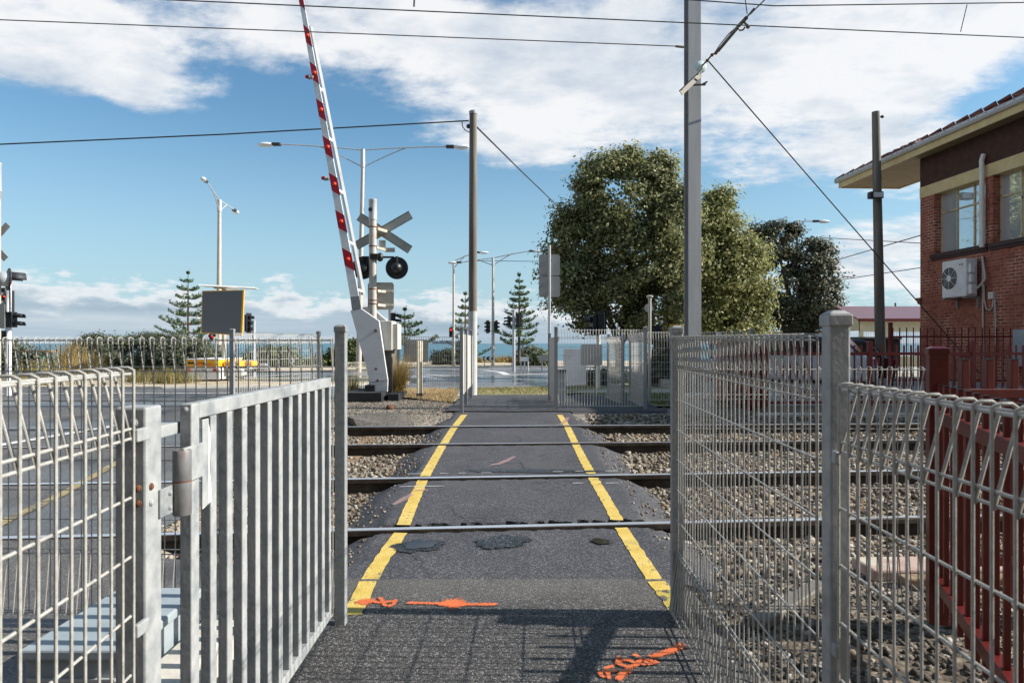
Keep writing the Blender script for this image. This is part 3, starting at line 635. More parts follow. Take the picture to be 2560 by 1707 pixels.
# ------------------------------------------------------------------ rails, sleepers, ballast
M['railtop'] = pm('polished_rail_head', [(.3, (.62, .64, .68)), (.7, (.78, .79, .82))], 3, .38, .75, stretch=(.2, 4, 1))
M['railside'] = pm('brown_rusty_rail', [(.3, (.022, .016, .012)), (.5, (.045, .032, .023)), (.7, (.085, .062, .045))], 8, .75, .2, .2, 80)
RN = ['nearest of the four brown rails, crossing the path just beyond the gate posts', 'second rail from the camera, wide silver top beside a dark wet strip of path',
      'third rail from the camera, dull narrow top in the middle of the asphalt path', 'farthest of the four rails, silver line just before the far yellow line ends']
RPROF = [(-.065, -.155), (.065, -.155), (.065, -.143), (.014, -.128), (.010, -.05), (.036, -.036), (.036, -.004), (.030, 0), (-.030, 0), (-.036, -.004), (-.036, -.036), (-.010, -.05), (-.014, -.128), (-.065, -.143)]
RSTEP = [-40, -20, -10, -6, -3.5, -2, -1, 0, 1, 2, 3.5, 6, 10, 20, 45]
def rail(i):
    def ptn(x, off, dz):
        y = ry(i, x); return (x - RT[i] * off, y + off, gz(RY[i] + RT[i] * max(-6, min(8, x))) + .012 + dz)
    r = root('rail', (0, RY[i], 0), RN[i], 'rail', 'running rails of the two tracks')
    m1 = MB(); V = [ptn(x, a, b) for x in RSTEP for a, b in RPROF]; k = len(RPROF)
    m1.add(V, [(s_ * k + j, s_ * k + (j + 1) % k, (s_ + 1) * k + (j + 1) % k, (s_ + 1) * k + j) for s_ in range(len(RSTEP) - 1) for j in range(k)])
    m1.build('rail_web', M['railside'], r)
    m2 = MB(); hw = [.031, .035, .019, .031][i]; of = [.0, 0, .008, 0][i]; V = [ptn(x, a, .0016) for x in RSTEP for a in (of - hw, of + hw)]
    m2.add(V, [(2 * s_, 2 * s_ + 2, 2 * s_ + 3, 2 * s_ + 1) for s_ in range(len(RSTEP) - 1)])
    m2.build('running_surface', M['railtop'], r)
for i in range(4): rail(i)
SW = ['just right of the path', 'second from the path', 'third from the path', 'fourth from the path', 'fifth from the path', 'sixth from the path', 'seventh from the path', 'eighth from the path']
def sleeper(x, i, j, txt):
    ya, yb = ry(i, x) - .45, ry(j, x) + .45; z = gz((ya + yb) / 2) - .155
    mb = MB(); mb.beam((x - RT[i] * (-.45) * 1, ya, gz(ya) - .178), (x - RT[i] * (yb - ya), yb, gz(yb) - .178), .23, .12)
    o = mb.build('sleeper', M['sleeper'], bevel=.012); tag(o, txt, 'sleeper', 'timber sleepers under the tracks')
for k in range(8): sleeper(1.75 + .68 * k + .05 * math.sin(k * 3), 0, 1, f'brown timber sleeper in the ballast of the near track, {SW[k]}')
for k in range(8): sleeper(1.9 + .68 * k, 2, 3, f'brown timber sleeper in the ballast of the far track, {SW[k]}')
sleeper(-1.75, 0, 1, 'brown timber sleeper in the near track between the path and the road')
sleeper(-1.9, 2, 3, 'brown timber sleeper in the far track between the path and the road')

# loose stones
IV = np.array([(x, y, z) for x in (-.62, .62) for y in (-.62, .62) for z in (-.62, .62)] + [(0, 0, 1.0), (0, 0, -1.0)]); IF = np.array([[0, 4, 9], [4, 6, 9], [6, 2, 9], [2, 0, 9], [1, 8, 5], [5, 8, 7], [7, 8, 3], [3, 8, 1], [0, 1, 5], [0, 5, 4], [4, 5, 7], [4, 7, 6], [6, 7, 3], [6, 3, 2], [2, 3, 1], [2, 1, 0]])
def stones(name, pts, size, mat, label=None, kind='stuff', flat=.6):
    n = len(pts); nv = len(IV)
    sc = size * rng.uniform(.45, 1.25, (n, 1)) * rng.uniform(.6, 1.3, (n, 3)); sc[:, 2] *= flat
    jit = rng.uniform(.55, 1.4, (n, nv, 3))
    V = IV[None] * jit * sc[:, None, :]
    a = rng.uniform(0, 2 * PI, n); b = rng.normal(0, .5, n); ca, sa, cb, sb = np.cos(a), np.sin(a), np.cos(b), np.sin(b)
    x, y, z = V[..., 0], V[..., 1], V[..., 2]
    y, z = y * cb[:, None] - z * sb[:, None], y * sb[:, None] + z * cb[:, None]
    x, y = x * ca[:, None] - y * sa[:, None], x * sa[:, None] + y * ca[:, None]
    V = np.stack([x, y, z], -1) + np.asarray(pts)[:, None, :]
    Fq = IF[None] + (np.arange(n) * nv)[:, None, None]
    o = npmesh(name, V.reshape(-1, 3), Fq.reshape(-1, 3), mat); return tag(o, label, 'stones', kind=kind)
def stonemat(name, stops):
    m, nt, b, L = newmat(name); g = nd(nt, 'ShaderNodeNewGeometry'); col = ramp(nt, g.outputs['Random Per Island'], stops)
    tc = nd(nt, 'ShaderNodeTexCoord'); n = nd(nt, 'ShaderNodeTexNoise'); n.inputs['Scale'].default_value = 60; n.inputs['Detail'].default_value = 4; L.new(tc.outputs['Object'], n.inputs[0])
    col = mixc(nt, 1.0, col, ramp(nt, n.outputs['Fac'], [(.3, (.7, .7, .7)), (.7, (1.2, 1.2, 1.2))]), 'MULTIPLY')
    L.new(col, b.inputs['Base Color']); b.inputs['Roughness'].default_value = .9; b.inputs['Specular IOR Level'].default_value = .25; return m
M['ballast'] = stonemat('ballast_stone', [(0, (.085, .06, .04)), (.3, (.155, .118, .083)), (.55, (.22, .18, .134)), (.8, (.29, .25, .20)), (1, (.40, .37, .32))])
M['dirtstone'] = stonemat('dirty_stone', [(0, (.05, .042, .034)), (.5, (.12, .10, .08)), (.85, (.2, .175, .15)), (1, (.4, .37, .33))])
P = []
def onpath(x, y): return -1.16 < x < 1.2
tries = 0
while len(P) < 24000:
    if random.random() < .90: y = random.uniform(4.0, 11.2); x = random.uniform(1.2, min(9.5, .80 * y + .6))
    else: y = random.uniform(4.2, 10.4); x = -1.1 - 1.4 * random.random() ** 2.2
    if onpath(x, y): 
        lim = 1.2 if x > 0 else 1.16
        if abs(x) < lim and random.random() < .8: continue
    if any(abs(y - ry(i, x)) < .06 for i in range(4)): continue
    if y < 4.4 + .06 * x and random.random() < .5: continue
    P.append((x, y, zt(x, y) + random.uniform(-.012, .022)))
stones('ballast_stones', P, .031, M['ballast'], 'loose grey brown ballast stones between the rails')
P = []
while len(P) < 6500:
    y = random.uniform(1.6, 4.5); x = random.uniform(.9, min(4.8, .80 * y + .5))
    P.append((x, y, zt(x, y) + random.uniform(-.006, .006)))
stones('dirt_clods', P, .020, M['dirtstone'], 'dark soil clods and grit beneath the red fence')
P = [];
while len(P) < 9000:
    y = random.uniform(4.6, 14.6); x = random.uniform(-3.6 if y > 10 else -2.5, -1.05)
    if any(abs(y - ry(i, x)) < .06 for i in range(4)): continue
    P.append((x, y, zt(x, y) + random.uniform(-.004, .008)))
for _ in range(900):
    sd = random.choice((-1, 1)); x = sd * random.uniform(.97, 1.34); y = random.uniform(4.0, 11.2)
    if any(abs(y - ry(i, x)) < .1 for i in range(4)): continue
    P.append((x, y, gz(y) + pdrop(x) + .004))
stones('gravel', P, .014, M['ballast'], 'fine grey gravel around the foot of the boom gate')
tag(stones('rock', [(-2.16, 12.1, .21)], .09, M['rust']), 'single orange brown rock lying on the gravel before the boom gate', 'rock', kind='thing')
# broken slabs of asphalt by the far rail on the left
M['slab'] = asphalt('broken_asphalt', (.05, .045, .04), (.1, .088, .074), (.22, .2, .17), cell=70, rough=.85, bump=.7)
def slab(pts, h0, h1, label):
    mb = MB(); n = len(pts); V = [(x, y, gz(y) - .12) for x, y in pts] + [(x * 1 + random.uniform(-.03, .03), y + random.uniform(-.03, .03), gz(y) + (h0 if i < n // 2 else h1)) for i, (x, y) in enumerate(pts)]
    mb.add(V, [tuple(range(n))[::-1], tuple(range(n, 2 * n))] + [(i, (i + 1) % n, (i + 1) % n + n, i + n) for i in range(n)])
    tag(mb.build('asphalt_slab', M['slab']), label, 'asphalt slab', 'broken asphalt slabs by the far rail')
mb = MB(); mb.add([(.98, 11.48, gz(11.5) + .016), (2.55, 11.46, gz(11.5) + .016), (2.62, 11.05, gz(11) - .13), (1.2, 11.0, gz(11) - .13), (2.72, 12.3, gz(12) + .016), (2.9, 12.3, gz(12) - .08)], [(0, 3, 2, 1), (1, 2, 5, 4)]); struct(mb, 'footpath', M['path'], normals=False)
slab(wob([(-2.3, 10.0), (-1.55, 9.92), (-1.5, 10.5), (-1.75, 10.95), (-2.35, 10.9), (-2.5, 10.4)], .2, .04), -.02, .06, 'broken brown asphalt slab lying beside the farthest rail left of the path')
slab(wob([(-3.1, 9.95), (-2.5, 9.95), (-2.6, 10.35), (-3.1, 10.6)], .2, .04), -.03, .04, 'smaller cracked asphalt slab at the far rail beside the gate latch post')
# ------------------------------------------------------------------ roll-top mesh fences
def brc(A, B, zb, zt_, side=1, r=.003, n=5, pitch=.05, roll=.045, zb2=None, zt2=None, hstep=.15):
    """wire panel from A to B; heights may differ at B"""
    mb = MB(); A, B = Vector((A[0], A[1], 0)), Vector((B[0], B[1], 0)); Ld = (B - A).length; d = (B - A) / Ld
    q = Vector((-d.y, d.x, 0)) * side; k = max(1, round(Ld / pitch)); U = Vector((0, 0, 1))
    zb2 = zb if zb2 is None else zb2; zt2 = zt_ if zt2 is None else zt2
    def lv(t, f):   # height at fraction t
        lo = zb + (zb2 - zb) * t; hi = zt_ + (zt2 - zt_) * t; return f(lo, hi)
    for i in range(k + 1):
        t = i / k; p = A + d * (Ld * t + (random.uniform(-.0018, .0018) if 0 < i < k else 0)); lo = lv(t, lambda a, b: a); hi = lv(t, lambda a, b: b); j = q * (roll * .15)
        pts = [p + q * 0.003 + U * (hi - .165), p + q * (roll - .004) + U * (hi - .022), p + q * (roll - .004) + U * (hi - .007), p + q * (roll - .014) + U * hi, p + q * .012 + U * hi, p + U * (hi - .006), p + U * (hi - .02),
               p + U * (lo + .02), p + U * (lo + .006), p + q * .012 + U * lo, p + q * (roll - .004) + U * (lo + .006), p + q * (roll - .004) + U * (lo + .022), p + q * .003 + U * (lo + .305)]
        mb.tube(pts, r, n, cap=False)
    e = Vector((0, 0, 0)) - q * (2 * r * .9)
    def hw(f, o):
        mb.tube([A + o - d * .004 + U * lv(0, f), B + o + d * .004 + U * lv(1, f)], r, n)
    hw(lambda a, b: b - .014, q * .006); hw(lambda a, b: b - .012, q * (roll - .011))
    hw(lambda a, b: b - .138, e * -1); hw(lambda a, b: b - .160, e * -1)
    h = zt_ - zb; m = int((h - .5) / hstep); s = (h - .16 - .305) / (m + 1)
    for i in range(1, m + 2): hw(lambda a, b, i=i: b - .160 - (b - a - .465) / (m + 1) * i, e * -1)
    hw(lambda a, b: a + .283, e * -1); hw(lambda a, b: a + .013, q * .006); hw(lambda a, b: a + .012, q * (roll - .011))
    return mb
def sqpost(parent, c, w, z0, z1, mat, rz=0, cap=True, name='post', capmat=None, bev=.004):
    mb = MB(); mb.rbox(c, w, w, z0, z1 - (.02 if cap else 0), rz); o = mb.build(name, mat, parent, bevel=bev)
    if cap:
        mb = MB(); mb.rbox(c, w + .007, w + .007, z1 - .038, z1 - .010, rz); mb.rbox(c, w + .007, w + .007, z1 - .010, z1, rz, .5)
        mb.build('post_cap', capmat or mat, o, bevel=.003)
    return o
def bolt(mb, c, axis, r=.006): mb.lathe(c, [(r * 1.25, -.001), (r * 1.25, .0015), (r, .002), (r * .95, .004), (r * .5, .0055)], 10, axis)

# nearest panel on the left, with its plain end post
r = root('mesh_fence', (-.85, 1.6, 0), 'closest wire mesh panel at lower left, fixed to a stout bare post by the gate', 'fence')
brc((-.8546, 1.542), (-.765, .44), .02, 1.285, side=-1, r=.0033, n=8).build('wire_panel', M['wire'], r, smooth=True)
po = MB().add([], []); po.rbox((-.895, 1.6375), .074, .074, -.05, 1.19); po = po.build('post', M['galv'], r, bevel=.006)
for c, ax, rr, mt in (((-.877, 1.5995, 1.0), (0, -1, 0), .007, 'rust'), ((-.877, 1.5995, .965), (0, -1, 0), .007, 'rust'), ((-.8575, 1.622, 1.0), (1, 0, 0), .007, 'rust'), ((-.8575, 1.622, .962), (1, 0, 0), .007, 'galv'), ((-.888, 1.5995, 1.153), (0, -1, 0), .009, 'galv')):
    bb = MB(); bolt(bb, c, ax, rr); o = bb.build('bolt', M[mt], po, smooth=True)
    if mt == 'rust': o['label'] = 'rusty bolt head'
for z in (1.115, .67): cl = MB(); cl.box(-.861, -.849, 1.549, 1.6, z, z + .03); cl.build('mesh_clip', M['galv'], r, bevel=.003)

# the gate
gr = root('pedestrian_gate', (-.85, 1.775, 0), 'open grey steel pedestrian gate with upright flat pickets and a barrel hinge', 'gate')
XI, XO = -.833, -.864; Y0, Y1 = 1.775, 3.146; ZT, ZB = 1.182, .075
def gx(y): return .004 * (y - Y0) / (Y1 - Y0)
fr = MB(); fr.box(XO, XI, Y0, Y0 + .045, ZB, ZT); fr.box(XO, XI, Y1 - .03, Y1, ZB, ZT); fr.box(XO, XI, Y0 + .045, Y1 - .03, ZT - .042, ZT); fr.box(XO, XI, Y0 + .045, Y1 - .03, ZB, ZB + .042)
fr.build('gate_frame', M['galv'], gr, bevel=.003)
k = 12; pitch = (Y1 - .03 - Y0 - .005) / k
for i in range(1, k):
    y = Y0 + .005 + pitch * i; p = MB(); p.box(XO + .001, XI - .001, y, y + .038, ZB + .043, ZT - .043); p.build('picket', M['galv'], gr, bevel=.003)
hb = MB(); cx_, cy_ = -.8385, 1.735
hb.lathe((cx_, cy_, .992), [(.021, 0), (.0225, .002), (.0225, .075), (.021, .078)], 20); h1 = hb.build('hinge', M['hinge'], gr, smooth=True)
hb = MB(); hb.lathe((cx_, cy_, .905), [(.021, 0), (.0225, .003), (.0225, .084), (.021, .0855)], 20); hb.build('hinge_barrel', M['hinge'], h1, smooth=True)
hb = MB(); hb.lathe((cx_, cy_, .989), [(.0228, 0), (.0228, .003)], 20); hb.build('hinge_washer', M['rust'], h1, smooth=True)
hb = MB(); hb.box(-.835, -.826, 1.722, 1.83, .985, 1.075); hb.box(-.835, -.829, 1.83, 1.868, .90, 1.135); hb.build('hinge_strap', M['galv'], h1, bevel=.002)
hb = MB(); hb.box(-.857, -.852, 1.655, 1.735, .915, .985); hb.build('hinge_plate', M['galv_old'], h1, bevel=.002)
for z in (.968, .932): hb = MB(); bolt(hb, (-.852, 1.70, z), (1, 0, 0), .006); hb.build('bolt', M['galv'], h1, smooth=True)
hb = MB(); bolt(hb, (-.849, 1.7745, 1.168), (0, -1, 0), .006); hb.build('bolt', M['galv'], gr, smooth=True)
hb = MB(); hb.tube([(cx_, 1.735, .2), (cx_, 1.735, .3)], .021, 16); hb.box(-.835, -.826, 1.722, 1.83, .22, .30); hb.build('hinge', M['hinge'], gr, smooth=True)
hb = MB(); hb.prism([(-.8320, 1.832, 1.128), (-.8320, 1.868, 1.125), (-.8320, 1.882, 1.085), (-.8320, 1.876, 1.0), (-.8320, 1.888, .905), (-.8320, 1.832, .895)], (.0015, 0, 0)); hb.build('gate_stop_plate', M['white'], gr)
# a top rail tying the hinge post to the latch side behind the gate
tr = MB(); tr.box(-.91, -.87, 1.69, 1.80, 1.105, 1.135)
tr.build('stay_bar', M['galv'], gr, bevel=.002)

# latch post + cross panel running left
r = root('mesh_fence', (-.815, 3.25, 0), 'wire mesh fence running left from the capped post where the gate closes', 'fence')
sqpost(r, (-.814, 3.251), .05, -.06, 1.43, M['galv_old'])
brc((-.845, 3.22), (-3.3, 3.27), .06, 1.367, side=1, r=.0028, roll=.04).build('wire_panel', M['wire'], r, smooth=True)
sqpost(r, (-3.33, 3.27), .05, -.06, 1.43, M['galv_old'])
# right gate post + panel coming towards the camera + the next big post
r = root('mesh_fence', (.807, 3.35, 0), 'long wire mesh panel on the right between the path post and big near post', 'fence')
sqpost(r, (.807, 3.351), .05, -.06, 1.427, M['galv_old'])
brc((.808, 3.32), (.752, 1.68), .03, 1.372, side=-1, r=.0027, n=6, zb2=.03, zt2=1.362).build('wire_panel', M['wire'], r, smooth=True)
r = root('mesh_fence', (.783, 1.651, 0), 'large capped grey post carrying the closest mesh panel at lower right', 'fence')
sqpost(r, (.783, 1.651), .05, -.06, 1.419, M['galv'], bev=.006)
brc((.7716, 1.612), (.73, .38), -.03, 1.245, side=1, r=.0033, n=8).build('wire_panel', M['wire'], r, smooth=True)
for z in (1.055, .6): cl = MB(); cl.box(.760, .772, 1.605, 1.627, z, z + .03); cl.build('mesh_clip', M['galv'], r, bevel=.003)
# panel crossing to the red post
r = root('mesh_fence', (1.4, 3.38, 0), 'wire mesh panel behind the right hand fence, ending at the big red post', 'fence')
brc((.85, 3.385), (2.105, 3.37), .03, 1.224, side=-1, r=.0028, roll=.05).build('wire_panel', M['wire'], r, smooth=True)

# ------------------------------------------------------------------ red picket fences
def picketfence(name, lab, A, B, w, pitch, z0, z1, rails, posts, mat, postw=.1, postz=None, pk=.03, group=None, bev=.003, skip0=.06, caps=False):
    A, B = Vector((A[0], A[1], 0)), Vector((B[0], B[1], 0)); Ld = (B - A).length; d = (B - A) / Ld; rz = math.atan2(d.y, d.x)
    r = root(name, (A.x, A.y, 0), lab, 'fence', group)
    n = int((Ld - skip0) / pitch)
    for i in range(n + 1):
        p = A + d * (skip0 + pitch * i)
        q = MB(); q.rbox(p, pk, pk, z0, z1, rz); 
        pk_ = q.build('picket', mat, r, bevel=bev if bev else 0)
        if caps: q = MB(); q.rbox(p, pk + .002, pk + .002, z1, z1 + .004, rz); q.build('picket_cap', M['black'], pk_)
    for za, h in rails:
        q = MB(); q.beam(A + Vector((0, 0, za)), B + Vector((0, 0, za)), w, h); q.build('fence_rail', mat, r, bevel=bev)
    for t in posts:
        c = A + d * (Ld * t); sqpost(r, (c.x, c.y), postw, z0 - .1, postz, mat, rz)
    return r
RA = (2.015, 3.235); RD = Vector((-.36, -.95)).normalized()
RB = (RA[0] + RD.x * 3.6, RA[1] + RD.y * 3.6)
r = picketfence('picket_fence', 'maroon picket fence at lower right with a stout capped post, behind the nearest mesh', RA, RB,   .045, .120, .12, 1.145, [(1.0, .055), (.225, .055)], [0.0], M['redpaint'], .082, 1.325, pk=.021, caps=True)
r = picketfence('picket_fence', 'maroon picket fence section going right from the stout post, in front of the brick wall', (2.06, 3.26), (5.2, 3.42), .04, .122, .1, 1.262, [(1.10, .045), (.3, .045)], [], M['redpaint'], .08, 1.3, pk=.036, skip0=.1, caps=True)
FX0 = 4.19; FY = 11.3
r = picketfence('picket_fence', 'long maroon fence along the platform edge beyond the tracks, thin pickets between square posts', (FX0, FY), (14.6, FY + .45), .03, .121, .4, 1.31, [(1.165, .05), (.36, .05)], [0, .17, .34, .51, .68, .85, 1], M['redpaint_far'], .07, 1.38, pk=.022, bev=0)
r = picketfence('picket_fence', 'short maroon fence return at the end of the platform, left of the long fence', (FX0 - .02, FY + .12), (4.1, 13.4), .03, .121, .25, 1.31, [(1.165, .05), (.36, .05)], [.25, .5, .75, 1], M['redpaint_far'], .09, 1.36, pk=.06, bev=0)
r = picketfence('picket_fence', 'thin maroon rear fence near the shelter, seen above the long platform fence', (9.2, 16.6), (12.0, 16.4), .03, .16, .3, 1.72, [(1.5, .04), (.45, .04)], [0], M['redpaint_far'], .08, 1.85, pk=.02, bev=0)
# platform
mb = MB(); mb.box(4.3, 40, 11.45, 11.7, .0, .30); mb.box(4.3, 40, 11.7, 30, .0, .31); struct(mb, 'platform', M['concrete'])
mb = MB(); mb.box(4.0, 40, 11.02, 11.2, .0, .205); struct(mb, 'platform_edge', M['palecon'], bevel=.01)

# ------------------------------------------------------------------ far mesh fences
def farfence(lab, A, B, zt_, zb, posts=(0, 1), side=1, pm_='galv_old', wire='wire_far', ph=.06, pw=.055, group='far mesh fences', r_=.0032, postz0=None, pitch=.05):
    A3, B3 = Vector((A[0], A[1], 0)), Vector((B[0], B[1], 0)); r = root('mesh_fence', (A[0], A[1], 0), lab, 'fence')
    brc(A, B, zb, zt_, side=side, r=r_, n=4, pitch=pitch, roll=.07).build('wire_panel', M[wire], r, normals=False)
    for t in posts:
        c = A3.lerp(B3, t); sqpost(r, (c.x, c.y), pw, gz(c.y) - .05, zt_ + ph, M[pm_], bev=0)
    return r
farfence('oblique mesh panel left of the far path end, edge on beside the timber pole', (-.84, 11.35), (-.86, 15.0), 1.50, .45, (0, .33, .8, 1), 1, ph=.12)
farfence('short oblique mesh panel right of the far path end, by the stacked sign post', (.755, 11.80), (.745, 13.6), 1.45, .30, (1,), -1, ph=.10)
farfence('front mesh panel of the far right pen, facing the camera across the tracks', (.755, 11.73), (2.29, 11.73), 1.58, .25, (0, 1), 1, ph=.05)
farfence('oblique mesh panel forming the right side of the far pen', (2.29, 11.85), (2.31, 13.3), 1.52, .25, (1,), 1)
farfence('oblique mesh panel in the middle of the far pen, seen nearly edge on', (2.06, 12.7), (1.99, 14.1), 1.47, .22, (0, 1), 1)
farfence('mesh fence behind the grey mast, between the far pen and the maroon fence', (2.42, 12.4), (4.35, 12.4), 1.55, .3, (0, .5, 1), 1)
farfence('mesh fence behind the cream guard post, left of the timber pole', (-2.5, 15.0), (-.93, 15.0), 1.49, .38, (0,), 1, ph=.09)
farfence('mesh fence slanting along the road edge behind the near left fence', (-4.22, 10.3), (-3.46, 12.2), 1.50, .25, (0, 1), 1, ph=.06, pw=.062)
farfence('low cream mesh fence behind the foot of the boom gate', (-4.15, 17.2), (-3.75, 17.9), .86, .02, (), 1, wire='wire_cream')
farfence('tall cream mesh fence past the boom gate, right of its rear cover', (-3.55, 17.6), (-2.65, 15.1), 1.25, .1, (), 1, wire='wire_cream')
# sign backs hung on the fences
def plate(c, w, h, th=.004, rz=0.0, mat='alu_grey', rad=.05):
    mb = MB(); P = []
    for sx, sz, a0 in ((1, 1, 0), (-1, 1, 90), (-1, -1, 180), (1, -1, 270)):
        for k in range(5):
            a = math.radians(a0 + 22.5 * k); P.append((c[0] + (sx * (w / 2 - rad) + rad * math.cos(a)) * math.cos(rz), c[1] + (sx * (w / 2 - rad) + rad * math.cos(a)) * math.sin(rz), c[2] + sz * (h / 2 - rad) + rad * math.sin(a)))
    return mb.prism(P, (-th * math.sin(rz), th * math.cos(rz), 0))
c = at(1040, 877, 15.12); o = plate(c, .545, .50).build('sign_plate', M['alu_grey']); tag(o, 'pale square sign back tied to the mesh fence behind the cream guard post', 'sign')
c = at(1479, 887, 12.6); r = root('sign', (c.x, 12.6, gz(12.6)), 'grey square sign back on a short post inside the far right pen', 'sign')
plate(c, .40, .39, rad=.03).build('sign_plate', M['alu_grey'], r); mb = MB(); mb.tube([(c.x + .08, 12.63, gz(12.6) - .05), (c.x + .08, 12.63, c.z + .1)], .02, 8); mb.build('post', M['galv_old'], r, smooth=True)
c = at(1437, 917, 14.6); mb = plate(c, .49, .77, rad=.01, th=.02); tag(mb.build('notice_board', M['white']), 'large blank white board standing behind the far right pen', 'board')
r = root('utility_box', (1.0, 13.4, gz(13.4)), 'slim grey utility cabinet with a dark top behind the right side post of the path', 'cabinet')
c = at(1404.5, 987, 13.2); mb = MB(); mb.rbox((c.x, 13.3), .16, .16, gz(13) - .02, at(0, 932, 13.2).z); mb.build('body', M['cabinet'], r, bevel=.01)
mb = MB(); mb.rbox((c.x, 13.3), .175, .175, at(0, 932, 13.2).z, at(0, 924, 13.2).z); mb.build('lid', M['dark'], r, bevel=.005)

# cream guard post
r = root('guard_post', at(1049, 985, 14.3), 'cream guard post with rust stains standing on the gravel left of the path', 'post')
a, b = at(1049, 987, 14.3), at(1049, 852, 14.3); mb = MB(); mb.box(a.x - .055, a.x + .02, 14.27, 14.40, a.z, b.z); mb.box(a.x + .02, a.x + .055, 14.31, 14.37, a.z, b.z - .004); mb.box(a.x - .055, a.x - .02, 14.25, 14.27, a.z, b.z - .006)
mb.build('channel', M['creampost'], r, bevel=.006)
mb = MB(); mb.box(a.x - .06, a.x + .06, 14.24, 14.41, a.z - .03, a.z + .035); mb.build('base', M['dark'], r)

# ------------------------------------------------------------------ boom gate and flashing light mast
BY = 14.0
bg_ = root('boom_gate', at(930, 985, BY), 'raised red and white level crossing boom in its tapered white cover left of the path', 'boom gate')
yl0, yl1 = 741.6, -75.0
def armx(py, side):  # image column of the arm's left / right face edge
    t = (741.6 - py) / 741.6; return 875.5 + (747 - 875.5) * t if side < 0 else 898.5 + (758.6 - 898.5) * t
def ap(px, py, dy=0.0): v = at(px, py, BY); return Vector((v.x, v.y + dy, v.z))
mb = MB(); mb.prism([ap(armx(yl0, -1), yl0), ap(armx(yl0, 1), yl0 + 6), ap(armx(yl1, 1), yl1), ap(armx(yl1, -1), yl1)], (0, .035, 0)); arm = mb.build('boom_arm', M['white'], bg_, bevel=.003)
mb = MB(); s_ = lambda py: armx(py, 1)
mb.prism([ap(s_(735) - 3, 735, .30), ap(s_(735) + 3, 735, .30), ap(s_(60) + 2, 60, .10), ap(s_(60) - 2, 60, .10)], (.05, .02, 0))
mb.build('rear_arm', M['white'], bg_)
for py in (724, 604, 475, 345, 220): mb = MB(); mb.beam(ap(s_(py) - 3, py, .02), ap(s_(py) + 1, py + 1, .30 * py / 740 + .03), .03, .05); mb.build('arm_spacer', M['white'], bg_)
for i, y0 in enumerate([619, 524.8, 431.4, 339, 246, 154, 61, -32]):
    q = [ap(armx(y, sd) + .2 * sd, y, -.003) for y, sd in ((y0, -1), (y0 + 13, 1), (y0 + 58, 1), (y0 + 45, -1))]
    mb = MB(); mb.prism(q, (0, .0028, 0)); bnd = mb.build('red_band', M['redband'], arm)
    if i < 7:
        yc = y0 + 29; c = ap((armx(yc, -1) + armx(yc, 1)) / 2, yc, -.003); mb = MB(); mb.lathe(c, [(.040, 0), (.040, .02), (.03, .035), (.012, .042)], 16, (0, -1, 0)); mb.build('reflector', M['lens_orange'], arm, smooth=True)
mb = MB(); mb.prism([ap(875.5, 741.6, -.006), ap(898.5, 739.5, -.006), ap(903, 771, -.006), ap(880, 775, -.006)], (0, .05, 0)); mb.build('arm_bracket', M['galv_old'], bg_, bevel=.003)
for (px, py, s_c) in ((783, 194, 1), (823, 447, .9)):
    c = ap(px, py, .0); mb = MB(); mb.lathe(c, [(.035, 0), (.04, .02), (.04, .06), (.05, .062), (.05, .085)], 14, (-1, 0, .1)); l_ = mb.build('boom_lamp', M['galv'], bg_, smooth=True)
    mb = MB(); mb.lathe(c + Vector((-.085, 0, .008)), [(.042, 0), (.04, .05), (.025, .075), (.0, .08)], 14, (-1, 0, .1)); mb.build('lamp_lens', M['lens_red'], l_, smooth=True)
# tapered covers (counterweight legs) and machine box
mb = MB(); mb.prism([ap(*p) for p in ((876, 776), (903, 771), (947.4, 802), (969.6, 951), (968.3, 979), (932.6, 984))], (0, .10, 0)); mb.build('front_cover', M['white_cover'], bg_, bevel=.008)
mb = MB(); mb.prism([ap(926.5, 954.8, -.004), ap(969.6, 949.6, -.004), ap(969.6, 950.6, -.004), ap(926.6, 956, -.004)], (0, .003, 0)); mb.build('cover_seam', M['dark'], bg_)
mb = MB()
for px, py in ((940, 922), (944, 951)): bolt(mb, ap(px, py, 0), (0, -1, 0), .022)
mb.build('cover_bolt', M['rust'], bg_, smooth=True)
mb = MB(); mb.lathe(ap(941, 826), [(.03, 0), (.03, .03), (.012, .035), (.012, .07)], 12, (0, -1, 0)); mb.box(*[v for p in (ap(935, 830), ap(946, 823)) for v in ()] or (ap(936, 826).x, ap(945, 826).x, BY - .05, BY - .03, ap(0, 829).z, ap(0, 824).z)); mb.build('latch', M['steelbr'], bg_)
def bp(px, py, y): return at(px, py, y)
mb = MB(); mb.prism([bp(905, 768, 14.75), bp(925, 765, 14.75), bp(966, 800, 14.75), bp(987, 972, 14.75), bp(957, 977, 14.75)], (0, .1, 0)); mb.build('rear_cover', M['white_cover'], bg_, bevel=.008)
a = bp(945, 876, 14.2); b = bp(981, 802, 14.2); mb = MB(); mb.box(a.x + .02, b.x, 14.15, 14.7, a.z, b.z); mx_ = mb.build('machine_box', M['boxcream'], bg_, bevel=.015)
mb = MB(); mb.box(b.x, b.x + .11, 14.2, 14.66, a.z + .02, b.z - .06); mb.build('box_door', M['boxcream'], mx_, bevel=.01)
a = bp(958, 912, 14.35); b = bp(973, 870, 14.35); mb = MB(); mb.box(a.x, b.x + .06, 14.3, 14.7, a.z - .6, b.z); mb.build('pedestal', M['steelbr'], bg_)
mb = MB(); a = at(872, 1005, 13.6); b = at(955, 983, 13.6)
mb.box(a.x - .1, b.x, 13.55, 14.9, gz(13.6) - .1, gz(13.6) + .17); mb.box(b.x + .07, b.x + .30, 13.8, 14.9, gz(13.6) - .1, gz(13.6) + .13); mb.box(a.x + .25, b.x - .2, 13.9, 14.6, gz(13.6) + .17, gz(13.6) + .3); mb.build('footing', M['footing'], bg_, bevel=.01)

